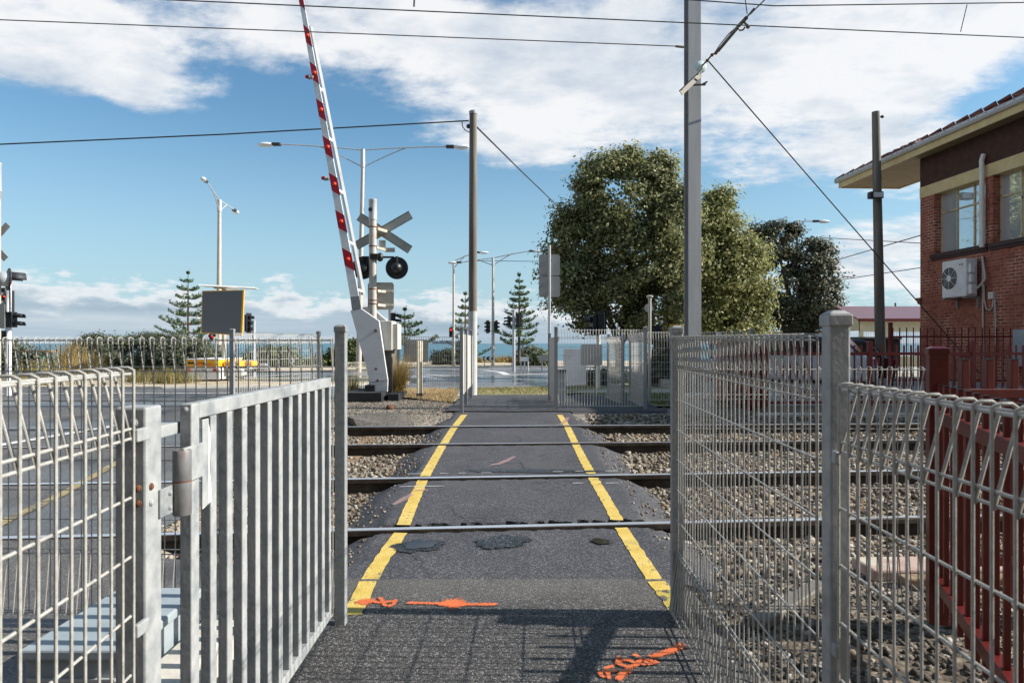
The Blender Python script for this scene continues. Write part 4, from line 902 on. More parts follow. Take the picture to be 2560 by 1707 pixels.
mY = 14.5
def crossmast(base, lab, top, cross_c, arm_half, lights, full=True, group=None):
    """pole with X board, twin flashing lights and small plates; positions are world points"""
    r = root('crossing_signal', base, lab, 'signal'); x, y, z0 = base
    mb = MB(); mb.tube([(x, y, z0), (x, y, top - .2)], .082, 16); mb.build('mast_pole', M['polegrey'], r, smooth=True)
    mb = MB(); mb.lathe((x, y, top - .45), [(.09, 0), (.092, .03), (.09, .06), (.088, .40), (.092, .41), (.092, .44), (.06, .455)], 18)
    mb.build('bell_housing', M['lampgrey'], r, smooth=True)
    mb = MB(); mb.lathe((x - .035, y - .078, top - .235), [(.045, 0), (.045, .012)], 14, (0, -1, 0)); mb.build('bell_opening', M['dark'], r, smooth=True)
    return r
base = at(932, 985, mY); top = at(932, 498, mY).z
sg = crossmast((base.x, mY, gz(mY) - .05), 'grey crossing signal mast with X board and two black flashing lights seen from behind', top, None, None, None)
cc = at(971, 579, mY - .16)
for (x0, y0, x1, y1, o) in ((897, 541, 1025.5, 625, 0), (890.5, 615, 1027, 537, .008)):
    a, b = at(x0, y0, mY + .18 + o), at(x1, y1, mY + .18 + o); mb = MB(); mb.beam(a, b, .006, .185, (0, 0, 1)); mb.build('cross_board', M['alu'], sg)
    u = (b - a).normalized(); v = u.cross(Vector((0, 1, 0))).normalized()
    mb = MB()
    for s_ in (-1, 1): mb.beam(a + v * (.088 * s_) + Vector((0, -.008, 0)), b + v * (.088 * s_) + Vector((0, -.008, 0)), .012, .012)
    mb.build('board_edge', M['steelbr'], sg)
mb = MB(); mb.beam(at(941, 571, mY), at(967, 579, mY + .12), .05, .06); mb.beam(at(941, 619, mY), at(963, 625, mY + .1), .05, .05); mb.build('bracket', M['creampost'], sg, bevel=.004)
mb = MB(); plate_ = plate(at(956, 610, mY + .1), .14, .16, rad=.005); plate_.build('number_plate', M['alu'], sg); plate(at(975, 625, mY + .12), .21, .095, rad=.005).build('number_plate', M['alu'], sg)
def flasher(parent, c, face, rad=.24, cupmat='black', boardmat='black', hood=.30):
    """round back board; face = unit vector the lamp looks along"""
    f = Vector(face); mb = MB(); mb.lathe(c, [(rad, 0), (rad, .012)], 40, f); bd = mb.build('back_board', M[boardmat], parent, smooth=True)
    mb = MB(); mb.lathe(Vector(c), [(.115, 0), (.115, .07), (.10, .11), (.06, .15), (.03, .16)], 20, -f); mb.build('lamp_housing', M[cupmat], bd, smooth=True)
    if hood:
        V = []; q = Vector((0, 0, 1)).rotation_difference(f).to_matrix(); mb = MB(); sd = f.cross(Vector((0, 0, 1))).normalized()
        for d_ in (0.012, hood):
            for k in range(9):
                a = PI * k / 8; V.append(Vector(c) + f * d_ + sd * (.12 * math.cos(a)) + Vector((0, 0, .12 * math.sin(a))))
        mb.add(V, [(k, k + 1, k + 10, k + 9) for k in range(8)]); h = mb.build('hood', M[boardmat], bd, smooth=True); s = h.modifiers.new('solid', 'SOLIDIFY'); s.thickness = .006
    mb = MB(); mb.lathe(Vector(c) + f * .013, [(.105, 0), (.09, .02), (.04, .03)], 20, f); mb.build('lens', M['lens_red'], bd, smooth=True)
    return bd
for px in (907, 992): flasher(sg, at(px, 670, mY + .02), (0, 1, 0))
mb = MB()
a, b = at(905, 643, mY), at(985, 643, mY); mb.tube([a, b], .022, 8); mb.box(at(928, 0, mY).x, at(947, 0, mY).x, mY - .14, mY + .05, at(0, 650, mY).z, at(0, 636, mY).z); mb.sph(at(950, 643, mY), .075, 12, (1, 1, 1.3))
for px in (907, 992): mb.tube([at(px, 641, mY), at(px, 655, mY)], .03, 8)
mb.build('cross_arm', M['black'], sg, smooth=True)
plate(at(952, 740, mY + .16), .56, .585, rad=.06).build('sign_plate', M['alu'], sg)
for py in (727, 762): mb = MB(); mb.beam(at(944, py, mY), at(962, py + 2, mY + .12), .05, .05); mb.beam(at(962, py, mY + .14), at(982, py, mY + .14), .02, .045); mb.build('sign_bracket', M['creampost'], sg)
mb = MB()
for py in (569, 617, 724, 752, 761): mb.lathe((base.x, mY, at(0, py, mY).z), [(.088, 0), (.088, .022)], 18)
mb.build('clamp', M['rust'], sg, smooth=True)

# second mast at the left edge of the view
lY = 10.4
lx = at(-14, 0, lY).x
lg = crossmast((lx, lY, gz(lY) - .05), 'crossing signal at the left edge, its X board and silver backed light seen side on', 4.1, None, None, None)
for (x0, y0, x1, y1, o) in ((-55, 645, 20, 561, .2), (-62, 566, 15, 648, .208)):
    a, b = at(x0, y0, lY + o), at(x1, y1, lY + o); mb = MB(); mb.beam(a, b, .006, .1, (0, 0, 1)); mb.build('cross_board', M['alu_grey'], lg)
flasher(lg, at(20, 698, lY), (.76, .82, -.05), .17, 'lampgrey', 'dark', .19)
mb = MB(); mb.tube([(lx, lY, at(0, 688, lY).z), at(14, 688, lY)], .03, 8); mb.build('cross_arm', M['galv'], lg, smooth=True)
plate(at(-2, 790, lY - .15), .16, .37, rad=.01).build('sign_plate', M['alu'], lg)

# ------------------------------------------------------------------ traffic lights
def tl_head(parent, c, face, n=3, w=.30, h=.3, lit=None, board=True, bw=.13):
    """stack of n aspects centred at c, looking along face (horizontal unit vector)"""
    f = Vector((face[0], face[1], 0)).normalized(); rz = math.atan2(f.y, f.x) + PI / 2; H = n * h; c = Vector(c)
    mb = MB(); mb.rbox(c - f * .07, w, .15, c.z - H / 2, c.z + H / 2, rz); hd = mb.build('signal_head', M['black'], parent, bevel=.01)
    if board: mb = MB(); mb.rbox(c, w + bw * 2, .01, c.z - H / 2 - bw, c.z + H / 2 + bw, rz); mb.build('target_board', M['black'], hd)
    sd = Vector((-f.y, f.x, 0))
    for i in range(n):
        z = c.z + H / 2 - h * (i + .5); V = []; q = Vector((c.x, c.y, z)); rr = h * .36
        for d_ in (.0, .22):
            for k in range(11):
                a = -.5 + (PI + 1.0) * k / 10; V.append(q + f * d_ + sd * (rr * math.cos(a)) + Vector((0, 0, rr * math.sin(a) * 1 - d_ * .1)))
        mb = MB(); mb.add(V, [(k, k + 1, k + 12, k + 11) for k in range(10)]); v = mb.build('visor', M['black'], hd, smooth=True); s = v.modifiers.new('solid', 'SOLIDIFY'); s.thickness = .008
        mb = MB(); mb.lathe(q + f * .008, [(rr * .93, 0), (rr * .8, .02), (rr * .3, .035)], 16, f); mb.build('lens', M['lit_red'] if lit == i else M['dark'], hd, smooth=True)
    return hd
def traffic_light(lab, px, py_top, y, heads, r=.06, pole='lampgrey', base_py=None, gp_='traffic lights around the road junction'):
    z0 = gz(y); x = (px - CX) / F * y; rt = root('traffic_light', (x, y, z0), lab, 'traffic light', gp_)
    mb = MB(); mb.tube([(x, y, z0 - .05), (x, y, at(0, py_top, y).z)], r, 10); mb.lathe((x, y, at(0, py_top, y).z), [(r * 1.25, 0), (r * 1.25, .03), (r * .4, .07)], 10); mb.build('pole', M[pole], rt, smooth=True)
    for (hx, hy, face, n, h, lit, board) in heads:
        c = at(hx, hy, y); tl_head(rt, c, face, n, h * .95, h, lit, board, h * .3)
        mb = MB(); b_ = Vector((x, y, c.z)); 
        if (c - b_).length > .12:
            for dz in (-.9, .9): mb.tube([b_ + Vector((0, 0, dz * n * h / 2 * .9)), c + Vector((0, .05, dz * n * h / 2 * .9))], .02, 6)
            mb.build('signal_bracket', M['black'], rt)
    return rt
traffic_light('white traffic light pole at the far left edge with a red light showing', 20.5, 700, 15.0,
              [(13, 757, (-.25, -1), 3, .185, 0, True), (36, 799, (1, -.1), 2, .17, None, False), (4, 838, (-1, -.3), 1, .2, None, False)], r=.06, pole='white')
traffic_light('black traffic light seen side on behind the yellow edged message board', 634.7, 803, 30,
              [(622, 808, (1, -.25), 3, .25, None, True)], r=.07)
traffic_light('slim post with a small red pedestrian light under the message board', 540, 833, 31, [(532, 839, (-.2, -1), 1, .24, 0, True)], r=.05)
traffic_light('traffic light behind the machine box of the boom gate', 976, 770, 24, [(988, 795, (1, .2), 2, .18, None, True)], r=.075)
traffic_light('traffic light with a lit red lamp on the slim pole left of the timber pole', 1133, 818, 47.5, [(1128, 831, (-.1, -1), 3, .19, 0, True)], r=.07, pole='lamp_pole')
traffic_light('pair of black signals either side of the double armed lamp pole', 1233.5, 792, 47, [(1219, 817, (-.8, -.6), 3, .25, None, True), (1241, 817, (.9, .5), 3, .25, None, True)], r=.05, pole='lamp_pole')
traffic_light('white traffic light pole standing before the taller sea front pine', 1284.5, 776, 37, [(1270, 803, (-1, -.25), 3, .17, None, True), (1297, 801, (.3, 1), 3, .2, None, True)], r=.085)
traffic_light('traffic light under the tree behind the far right pen', 1496, 812, 17.5, [(1478, 813, (-1, -.3), 2, .26, None, False), (1503, 806, (.1, 1), 3, .17, None, True)], r=.05, pole='creampost')
traffic_light('black signal board right of the mushroom capped post at the far pen', 1641, 836, 20.5, [(1641, 838, (0, 1), 2, .22, None, True)], r=.04)
# ------------------------------------------------------------------ street lamps
def lamp_head(parent, c, d, s=1.0):
    d = Vector(d).normalized(); mb = MB(); rz = math.atan2(d.y, d.x); c = Vector(c)
    for k in range(1): mb.beam(c, c + d * .34 * s, .2 * s, .12 * s)
    hd = mb.build('lamp_head', M['dark'], parent, bevel=.03 * s)
    mb = MB(); q = c + d * .62 * s; V = []
    mb.sph((0, 0, 0), 1, 12); R = Matrix.Rotation(rz, 3, 'Z'); mb.v = [tuple(q + R @ Vector((v[0] * .34 * s, v[1] * .15 * s, v[2] * .10 * s - .02))) for v in mb.v]
    mb.build('diffuser', M['lampglass'], hd, smooth=True)
def curve(a, b, rise, n=10, pw=2.0):
    a, b = Vector(a), Vector(b); return [a.lerp(b, t) + Vector((0, 0, rise * (1 - (1 - t) ** pw - t))) for t in [i / n for i in range(n + 1)]]
def street_lamp(lab, px, y, ytop, ybase, arms, r0=.11, px_top=None, lower=1.0, gp_='street lamps along the beach road'):
    x = (px - CX) / F * y; xt = ((px_top or px) - CX) / F * y; zt_ = at(0, ytop, y).z; z0 = at(0, ybase, y).z
    rt = root('street_lamp', (x, y, z0), lab, 'street lamp', gp_)
    mb = MB(); mb.tube([(x, y, z0 - .3), (xt, y, zt_ - lower)], r0, 12, r0 * .62); mb.build('pole', M['lamp_pole'], rt, smooth=True)
    mb = MB(); mb.tube([(xt, y, zt_ - lower), (xt, y, zt_)], r0 * .8, 10); mb.build('pole_top', M['lampgrey'], rt, smooth=True)
    for (ex, ey, yy, sc) in arms:
        e = at(ex, ey, yy); a = Vector((xt, y, zt_ - .03)); b = Vector((xt, y, zt_ - lower)); dd = Vector((e.x - xt, e.y - y, 0))
        mb = MB(); mb.tube(curve(a, e, (e.z - a.z) * .0 + .10 * dd.length * .4, 10, 1.7), .035, 8)
        m_ = a.lerp(e, .55) + Vector((0, 0, .06)); mb.tube(curve(b, m_, .14 * dd.length * .4, 8, 1.8), .03, 8); am = mb.build('lamp_arm', M['lampgrey'], rt, smooth=True)
        lamp_head(am, e, dd, sc)
    return rt
street_lamp('tall double armed street lamp behind the raised boom, long level arms', 896, 36, 374, 930, [(702, 361, 36, 1.3), (1115, 367, 36, 1.3)], .16, 907, lower=.95)
street_lamp('double armed street lamp rising behind the message board, arms pointing toward and away', 546.7, 40, 500, 905, [(516, 455, 36.6, 1.05), (584, 524, 43.5, 1.2)], .17, 548.5, lower=.7)
street_lamp('single armed street lamp just left of the timber pole', 1134, 48, 652, 914, [(1188, 631, 48, 1.0)], .11, lower=.55)
street_lamp('double armed street lamp right of the timber pole, by the chevron sign', 1232.5, 47, 644, 915.7, [(1154, 656, 47, 1.0), (1322, 628, 47, 1.0)], .12, lower=.55)
street_lamp('street lamp above the dark tree, single short arm pointing right', 1993, 36, 552, 905, [(2032, 553, 36, .95)], .09, lower=.4)
street_lamp('faint distant street lamp right of the dark tree', 2091, 58, 697, 890, [(2116, 692, 58, .9)], .2, lower=.5)
street_lamp('faint distant street lamp over the cream shelter', 2119, 90, 778, 880, [(2156, 767, 90, 1.2)], .1, lower=.6)

# ------------------------------------------------------------------ poles, mast and wires
pY = 15.0
r = root('timber_pole', (at(1181, 0, pY).x, pY, gz(pY)), 'tall weathered timber pole with a grey painted foot at the far end of the path', 'pole')
pt = at(1183, 279, pY); pb = at(1181, 990, pY)
mb = MB(); mb.tube([at(1182, 778, pY), pt], .094, 14, .082); mb.build('shaft', M['wood'], r, smooth=True)
mb = MB(); mb.tube([pb - Vector((0, 0, .2)), at(1182, 778, pY)], .102, 14, .097); mb.build('painted_foot', M['greyband'], r, smooth=True)
mb = MB(); mb.lathe(pt, [(.09, -.06), (.092, 0), (.06, .02)], 14); mb.build('pole_cap', M['galv'], r, smooth=True)
mb = MB(); mb.sph(at(1171, 316, pY), .05); mb.tube([at(1172, 316, pY), at(1180, 312, pY)], .02, 8); mb.build('insulator', M['dark'], r, smooth=True)
r = root('timber_pole', (at(2196, 0, 21).x, 21, 0), 'dark timber pole with a floodlight standing in front of the cream shelter', 'pole')
mb = MB(); mb.tube([at(2202, 930, 21), at(2189.5, 280, 21)], .155, 14, .112); mb.build('shaft', M['wood'], r, smooth=True)
mb = MB(); mb.tube([at(2199, 292, 21), at(2205, 292, 21)], .02, 8); mb.sph(at(2206, 292, 21), .05); mb.build('insulator', M['dark'], r, smooth=True)
fl = MB(); a = at(2172, 497, 20.75); b = at(2206, 480, 20.75); fl.box(a.x, b.x, 20.65, 20.85, a.z, b.z); f_ = fl.build('floodlight', M['dark'], r, bevel=.02)
fl = MB(); fl.box(a.x + .1, b.x - .02, 20.63, 20.655, a.z + .03, b.z - .03); fl.build('floodlight_glass', M['lampglass'], f_)

mstY = 12.0; mx0 = at(1706, 0, mstY).x; mx1 = at(1754, 0, mstY).x
r = root('overhead_mast', ((mx0 + mx1) / 2, mstY, gz(mstY)), 'tall grey steel overhead line mast rising out of frame right of the path', 'mast')
mb = MB(); xb = (mx0 + mx1) / 2; zt_ = 9.2; w = (mx1 - mx0)
RM = math.radians(6.5); cxm, cym = mx0 + .212, mstY + .13
def mr_(ox, oy): return (cxm + ox * math.cos(RM) - oy * math.sin(RM), cym + ox * math.sin(RM) + oy * math.cos(RM))
mb.rbox(mr_(0, -.10), .235, .018, gz(12) - .1, zt_, RM); mb.rbox(mr_(0, .10), .235, .018, gz(12) - .1, zt_, RM); mb.rbox(mr_(.05, 0), .018, .181, gz(12) - .1, zt_, RM); mb.build('column', M['mast'], r, bevel=.004)
mb = MB(); a = at(1702, 226, 11.55); b = at(1752, 178, 11.75); mb.beam(a, b, .09, .012); mb.beam(a + Vector((0, 0, -.05)), b + Vector((0, 0, -.05)), .012, .09); mb.beam(at(1722, 213, 11.85), at(1764, 212, 11.85), .07, .012); mb.beam(at(1754, 212, 11.8), at(1768, 205, 11.8), .05, .02)
mb.build('bracket', M['steelbr'], r)
c = at(1753, 167, 11.72); ax = (at(1766, 154, 11.5) - c).normalized()
mb = MB(); mb.lathe(c, [(.02, -.03), (.09, -.02), (.105, -.012), (.08, 0), (.07, .004), (.06, .004), (.03, .02), (.02, .06)], 24, ax); mb.build('insulator_disc', M['insul'], r, smooth=True)
mb = MB(); mb.tube([c, at(1768, 152, 11.5), at(1778, 140, 11.3), at(1795, 128, 11.0)], .014, 8)
for px, py, y in ((1768, 152, 11.5), (1780, 138, 11.3), (1790, 133, 11.1)): mb.sph(at(px, py, y), .03, 8)
mb.build('link_fitting', M['rust'], r)
mb = MB(); mb.tube([at(1795, 128, 11.0), at(1850, 62, 9.6), at(1866, 45, 9.3)], .026, 10); mb.tube([at(1787, 132, 11.05), at(1800, 112, 10.6), at(1822, 85, 10.2), at(1842, 68, 9.8)], .008, 6); mb.tube([at(1858, 54, 9.5), at(1871, 66, 9.25)], .015, 6); mb.tube([at(1846, 70, 9.6), at(1850, 77, 9.6), at(1858, 75, 9.5), at(1862, 69, 9.4)], .012, 6); mb.sph(at(1870, 67, 9.2), .03, 8)
mb.tube([at(1866, 45, 9.3), at(1885, 22, 8.9)], .012, 6)
mb.build('registration_arm', M['cable_brown'], r, smooth=True)
def wire(lab, pts, rad, mat='cable', sag=0.0):
    P = [Vector(p) for p in pts]
    if len(P) == 2 and sag:
        a, b = P; P = [a.lerp(b, t / 16) - Vector((0, 0, sag * 4 * (t / 16) * (1 - t / 16))) for t in range(17)]
    mb = MB(); mb.tube(P, rad, 6); o = mb.build('overhead_wire', M[mat], smooth=True); return tag(o, lab, 'wire')
def tw(px, Y0, tan, z): # point on a wire running along the rails
    u = (px - CX) / F; y = Y0 / (1 - tan * u); return Vector((u * y, y, z))
wire('contact wire crossing the upper sky, lowest of the pair right of the mast', [tw(-900, 8.9, .089, 5.63), tw(1868, 8.9, .089, 5.61), tw(4500, 8.9, .089, 5.6)], .0075)
wire('upper overhead wire dipping at the top edge above the registration arm', [tw(300, 8.6, .085, 6.22), tw(1440, 8.6, .085, 5.80), tw(1937, 8.6, .085, 5.73), tw(2560, 8.6, .085, 5.92), tw(4500, 8.6, .085, 6.6)], .0075)
wire('brown catenary wire ending on the mast, crossing the red and white boom', [at(-900, 12, 10.6), at(0, 50, 11.03), at(900, 85, 11.55), at(1690, 116, 11.98)], .0085, 'cable_brown')
mb = MB(); mb.tube([at(1690, 116, 11.98), at(1709, 118, 12.02)], .022, 6); tag(mb.build('turnbuckle', M['steelbr']), 'dark wire fitting anchoring the catenary to the mast', 'fitting')
wire('thin guy wire slanting down from the mast past the brick wall', [at(1770, 152, 11.6), at(2407, 884, 16.3), at(2480, 968, 16.9)], .012, 'cable')
wire('thin wire leaving the frame at the top right of the mast', [at(1876, 36, 9.1), at(1918, -6, 8.2), at(2000, -90, 7.5)], .008, 'cable')
wire('short hanger wire dropping to the arm beside the mast', [at(1862, -10, 9.2), at(1868, 36, 9.25)], .007, 'cable')
wire('dropper linking the two overhead wires at upper right', [at(2418, 12, 9.3), at(2403, 74, 9.5), at(2402, 80, 9.5)], .006, 'cable')
wire('short dropper stub on the upper wire left of centre', [at(1036, -4, 8.8), at(1035, 17, 8.8)], .012, 'cable')
wire('twisted black service cable from the left edge to the timber pole', [at(-700, 392, 14), at(0, 361, 14.5), at(560, 336, 14.8), at(1172, 302, 15)], .015)
wire('loop of cable hanging beside the timber pole', [at(1155, 303, 15), at(1156, 316, 15), at(1163, 326, 15), at(1174, 331, 15)], .010)
wire('cable from the timber pole going down behind the big tree', [at(1193, 319, 15.05), at(1300, 425, 22), at(1425, 545, 32), at(1470, 585, 36)], .020)
wire('distant wire right of the dark tree meeting the building', [at(2050, 594, 40), at(2320, 609, 30)], .02)
wire('distant wire rising from the dark tree to the brick building', [at(2075, 655, 38), at(2310, 586, 24)], .02)
wire('lowest distant wire between the dark tree and the brick building', [at(2085, 702, 38), at(2310, 668, 26)], .018)
wire('faint wire behind the double armed lamp, running level to the sign post', [at(1190, 652, 47), at(1400, 654, 47)], .02)

# ------------------------------------------------------------------ sign posts, chevrons, trailer
sY = 14.0
r = root('sign_post', (at(1373.5, 0, sY).x, sY, gz(sY)), 'tall post with two stacked square sign backs left of the big tree', 'sign')
mb = MB(); x = at(1373.5, 0, sY).x; mb.tube([(x, sY, gz(sY) - .05), (x, sY, at(0, 613, sY).z)], .028, 10); mb.build('pole', M['lampgrey'], r, smooth=True)
for py in (662.5, 716.5): plate(at(1373.5, py, sY + .04), .435, .43, rad=.04).build('sign_plate', M['alu_grey'], r)
mb = MB()
for py in (650, 676, 703, 730): mb.beam(at(1368, py, sY + .03), at(1379, py, sY + .03), .015, .02)
mb.build('sign_bracket', M['galv_old'], r)
r = root('signal_post', (at(1624.5, 0, 13).x, 13, gz(13)), 'pale post with a mushroom cap and a round plate near the far right pen', 'post')
x = at(1624.5, 0, 13).x; mb = MB(); mb.tube([(x, 13, gz(13) - .05), (x, 13, at(0, 745, 13).z)], .03, 12); mb.lathe((x, 13, at(0, 751, 13).z), [(.035, 0), (.035, .04), (.062, .06), (.066, .085), (.03, .10)], 14); mb.build('pole', M['polegrey'], r, smooth=True)
mb = MB(); mb.lathe(at(1622, 770, 13.1), [(.085, 0), (.085, .01)], 24, (0, 1, 0)); mb.build('round_plate', M['alu_grey'], r, smooth=True)
c = at(1686, 822, 19); r = root('warning_sign', (c.x, 19, gz(19)), 'small yellow sign on a post half hidden by the right gate post', 'sign'); plate(c, .26, .26, rad=.01).build('sign_plate', M['yellow'], r)
mb = MB(); mb.tube([(c.x, 19.03, gz(19) - .05), (c.x, 19.03, c.z)], .025, 8); mb.build('pole', M['galv_old'], r, smooth=True)
c = at(1797, 880, 14); r = root('marker_post', (c.x, 14, gz(14)), 'orange and white marker post behind the right mesh fence', 'post')
mb = MB(); mb.rbox(c, .075, .075, gz(14) - .02, at(0, 845, 14).z); mb.build('shaft', pm('orange_marker_paint', [(.3, (.55, .14, .07)), (.7, (.65, .2, .1))], 6, .6), r, bevel=.006)
mb = MB(); mb.rbox(c, .077, .077, at(0, 845, 14).z, at(0, 830, 14).z); mb.build('top_band', M['white'], r, bevel=.006)
def chevron(lab, x0, y0, x1, y1, Y, left=True, legs=True):
    a, b = at(x0, y1, Y), at(x1, y0, Y); r = root('chevron_sign', (a.x, Y, gz(Y)), lab, 'sign'); w, h = b.x - a.x, b.z - a.z
    mb = MB(); mb.box(a.x, b.x, Y, Y + .01, a.z, b.z); bd = mb.build('sign_plate', M['black'], r)
    n = 2 if w > h * 1.5 else 1; mb = MB()
    for k in range(n):
        x = a.x + w / n * (k + .12); s = w / n * .45; t = w / n * .38
        pts = [(x + s, b.z), (x + s + t, b.z), (x + t, a.z + h / 2), (x + s + t, a.z), (x + s, a.z), (x, a.z + h / 2)]
        if not left: pts = [(a.x + b.x - px_, pz) for px_, pz in pts]
        mb.prism([(px_, Y - .004, pz) for px_, pz in pts], (0, .003, 0))
    mb.build('chevron', M['white'], bd)
    mb = MB()
    for x in ((a.x + .08, b.x - .08) if legs else ((a.x + b.x) / 2,)): mb.box(x - .03, x + .03, Y + .011, Y + .06, gz(Y) - .05, b.z)
    mb.build('leg', M['polegrey'], r)
chevron('black and white double chevron sign below the double armed lamp', 1208, 891, 1232, 901, 46, True)
chevron('single white chevron sign by the bush behind the left fences', 724, 893, 739, 911, 42, False, False)
r = root('barrier_rail', (1.7, 36, gz(36)), 'pale three legged barrier in front of the bush beside the taller pine', 'barrier')
mb = MB()
for px in (1302.5, 1311.5, 1320): a = at(px, 921, 38); mb.tube([(a.x, 38, gz(38) - .05), (a.x, 38, at(0, 892, 38).z)], .045, 8)
mb.build('leg', M['lampgrey'], r, smooth=True); a, b = at(1300, 903, 38), at(1322, 892, 38); mb = MB(); mb.box(a.x, b.x, 37.93, 37.95, a.z, b.z); mb.build('panel', M['white'], r)
r = root('sign', (2.7, 38, gz(38)), 'grey low sign back on one leg beside the right path post', 'sign'); a, b = at(1346, 902, 37.5), at(1368, 888, 37.5); mb = MB(); mb.box(a.x, b.x, 37.5, 37.52, a.z, b.z); mb.build('sign_plate', M['alu_grey'], r)
mb = MB(); mb.tube([(a.x + .2, 37.55, gz(37.5)), (a.x + .2, 37.55, b.z)], .03, 8); mb.build('leg', M['galv_old'], r)

def text(parent, s, loc, size, mat, name='lettering', rz=0.0, ext=.002):
    cu = bpy.data.curves.new('txt', 'FONT'); cu.body = s; cu.size = size; cu.extrude = ext; cu.align_x = 'LEFT'; t = bpy.data.objects.new('txt', cu); COL.objects.link(t)
    bpy.context.view_layer.update(); me = bpy.data.meshes.new_from_object(t.evaluated_get(bpy.context.evaluated_depsgraph_get())); bpy.data.objects.remove(t); bpy.data.curves.remove(cu)
    me.materials.clear(); me.materials.append(mat); o = bpy.data.objects.new(name, me); COL.objects.link(o); p = parent; off = Vector((0, 0, 0))
    while p.parent is not None: p = p.parent
    o.parent = parent; o.location = Vector(loc) - p.location; o.rotation_euler = (PI / 2, 0, rz); return o
TY = 24.0
tb = at(520, 957, TY)
tr = root('message_trailer', (tb.x, TY, gz(TY) + .1), 'yellow and white trailer carrying a large dark message board with a solar panel', 'trailer')
def tp(px, py, y=TY): return at(px, py, y)
a, b = tp(464, 910), tp(546, 899); u0, u1 = a.x, b.x
# body: yellow bin above a white chassis, seen end on with its right side receding
zY0, zY1 = tp(0, 919).z, tp(0, 899).z; zW0 = tp(0, 949).z; x0, x1 = tp(464, 0).x, tp(546, 0).x; D = 2.1
mb = MB(); mb.box(x0, x1, TY, TY + D, zY0, zY1); bd = mb.build('bin', M['yellow'], tr, bevel=.02)
mb = MB(); mb.box(x0 - .02, x1 + .02, TY - .02, TY + D, zY1 + .001, zY1 + .03); mb.build('bin_lid', M['white'], bd)
text(bd, 'HIRE', (tp(487, 912).x, TY - .02, tp(0, 912).z), .15, M['redlet']); text(bd, '0428 6  811', (tp(510, 914).x, TY - .02, tp(0, 914).z), .13, M['redlet'])
mb = MB(); q = tp(469, 910); mb.prism([(q.x, TY - .02, q.z), (q.x + .25, TY - .02, q.z + .0), (q.x + .23, TY - .02, q.z + .08), (q.x + .1, TY - .02, q.z + .06), (q.x + .04, TY - .02, q.z + .1)], (0, .015, 0)); mb.build('lettering', M['hidark'], bd)
mb = MB(); q = tp(509, 909); mb.box(q.x - .02, q.x + .03, TY - .02, TY - .003, q.z - .03, q.z + .04); mb.build('lettering', M['hidark'], bd)
mb = MB(); mb.box(x0 + .03, x1 + .05, TY + .02, TY + D, zW0, zY0 - .004); mb.box(x1 + .051, tp(590, 0).x, TY + .5, TY + 1.6, zW0 + .1, zY0 - .05); ch = mb.build('chassis', M['white'], tr, bevel=.03)
mb = MB(); q0, q1 = tp(490, 928), tp(518, 920); mb.box(q0.x, q1.x, TY - .01, TY + .018, q0.z, q1.z); npl = mb.build('number_plate', M['white'], ch); text(npl, 'TA 7828', (q0.x + .03, TY - .015, q0.z + .015), .09, M['hidark'], ext=.001)
for px in (465, 533):
    mb = MB(); q0, q1 = tp(px, 928.5), tp(px + 10, 922); mb.box(q0.x, q1.x - .05, TY - .02, TY + .018, q0.z, q1.z); tl = mb.build('tail_light', M['lens_red'], tr); mb = MB(); mb.box(q1.x - .049, q1.x, TY - .02, TY + .018, q0.z, q1.z); mb.build('indicator', M['lens_orange'], tl)
def wheel(parent, c, rad, wd, axis, mt='rim'):
    mb = MB(); mb.lathe(c, [(rad * .55, -wd / 2), (rad * .92, -wd / 2), (rad, -wd / 3), (rad, wd / 3), (rad * .92, wd / 2), (rad * .55, wd / 2)], 24, axis); w_ = mb.build('wheel', M['tyre'], parent, smooth=True)
    mb = MB(); mb.lathe(c, [(rad * .1, -wd / 2 - .004), (rad * .58, -wd / 2 + .01), (rad * .58, wd / 2 - .01), (rad * .2, wd / 2 + .004)], 20, axis); mb.build('rim', M[mt], w_, smooth=True)
wc = tp(600, 939, TY + 1.0); wheel(tr, Vector((tp(602, 0, TY + 1).x, TY + 1.0, gz(TY) + .36)), .27, .2, (.8, -.6, 0)); wheel(tr, Vector((x0 + .35, TY + 1.0, gz(TY) + .36)), .27, .2, (.8, -.6, 0))
mb = MB(); q0, q1 = tp(591, 918), tp(613, 904); mb.box(q0.x, q1.x, TY + .7, TY + 1.3, q0.z, q1.z); mb.build('mudguard', M['yellow'], tr, bevel=.06)
mb = MB(); q0, q1 = tp(562, 925), tp(591, 904); mb.box(x1 + .05, q1.x, TY + .3, TY + 1.6, q0.z + .1, q1.z); mb.build('side_bin', M['yellow'], tr, bevel=.03)
mb = MB()
for px, sy in ((440, .1), (550, .05), (646, 1.8)): q = tp(px, 957); mb.box(q.x - .03, q.x + .03, TY + sy, TY + sy + .06, gz(TY) + .1, zY0 + .02)
mb.build('jack_leg', M['dark'], tr)
mb = MB(); mb.box(tp(438, 0).x, x0 + .02, TY + .05, TY + .13, zY0 - .12, zY0 - .03); mb.beam(Vector((tp(590, 0).x, TY + 1, zW0 + .2)), tp(640, 925, TY + 1.8), .08, .08); mb.beam(tp(600, 928, TY + 1.8), tp(648, 922, TY + 1.8), .08, .1); mb.build('drawbar', M['galv_old'], tr)
mb = MB(); mb.box(tp(608, 0).x, tp(628, 0).x, TY + 1.3, TY + 1.9, tp(0, 930).z, tp(0, 912).z); mb.build('tool_box', M['lampgrey'], tr, bevel=.02)
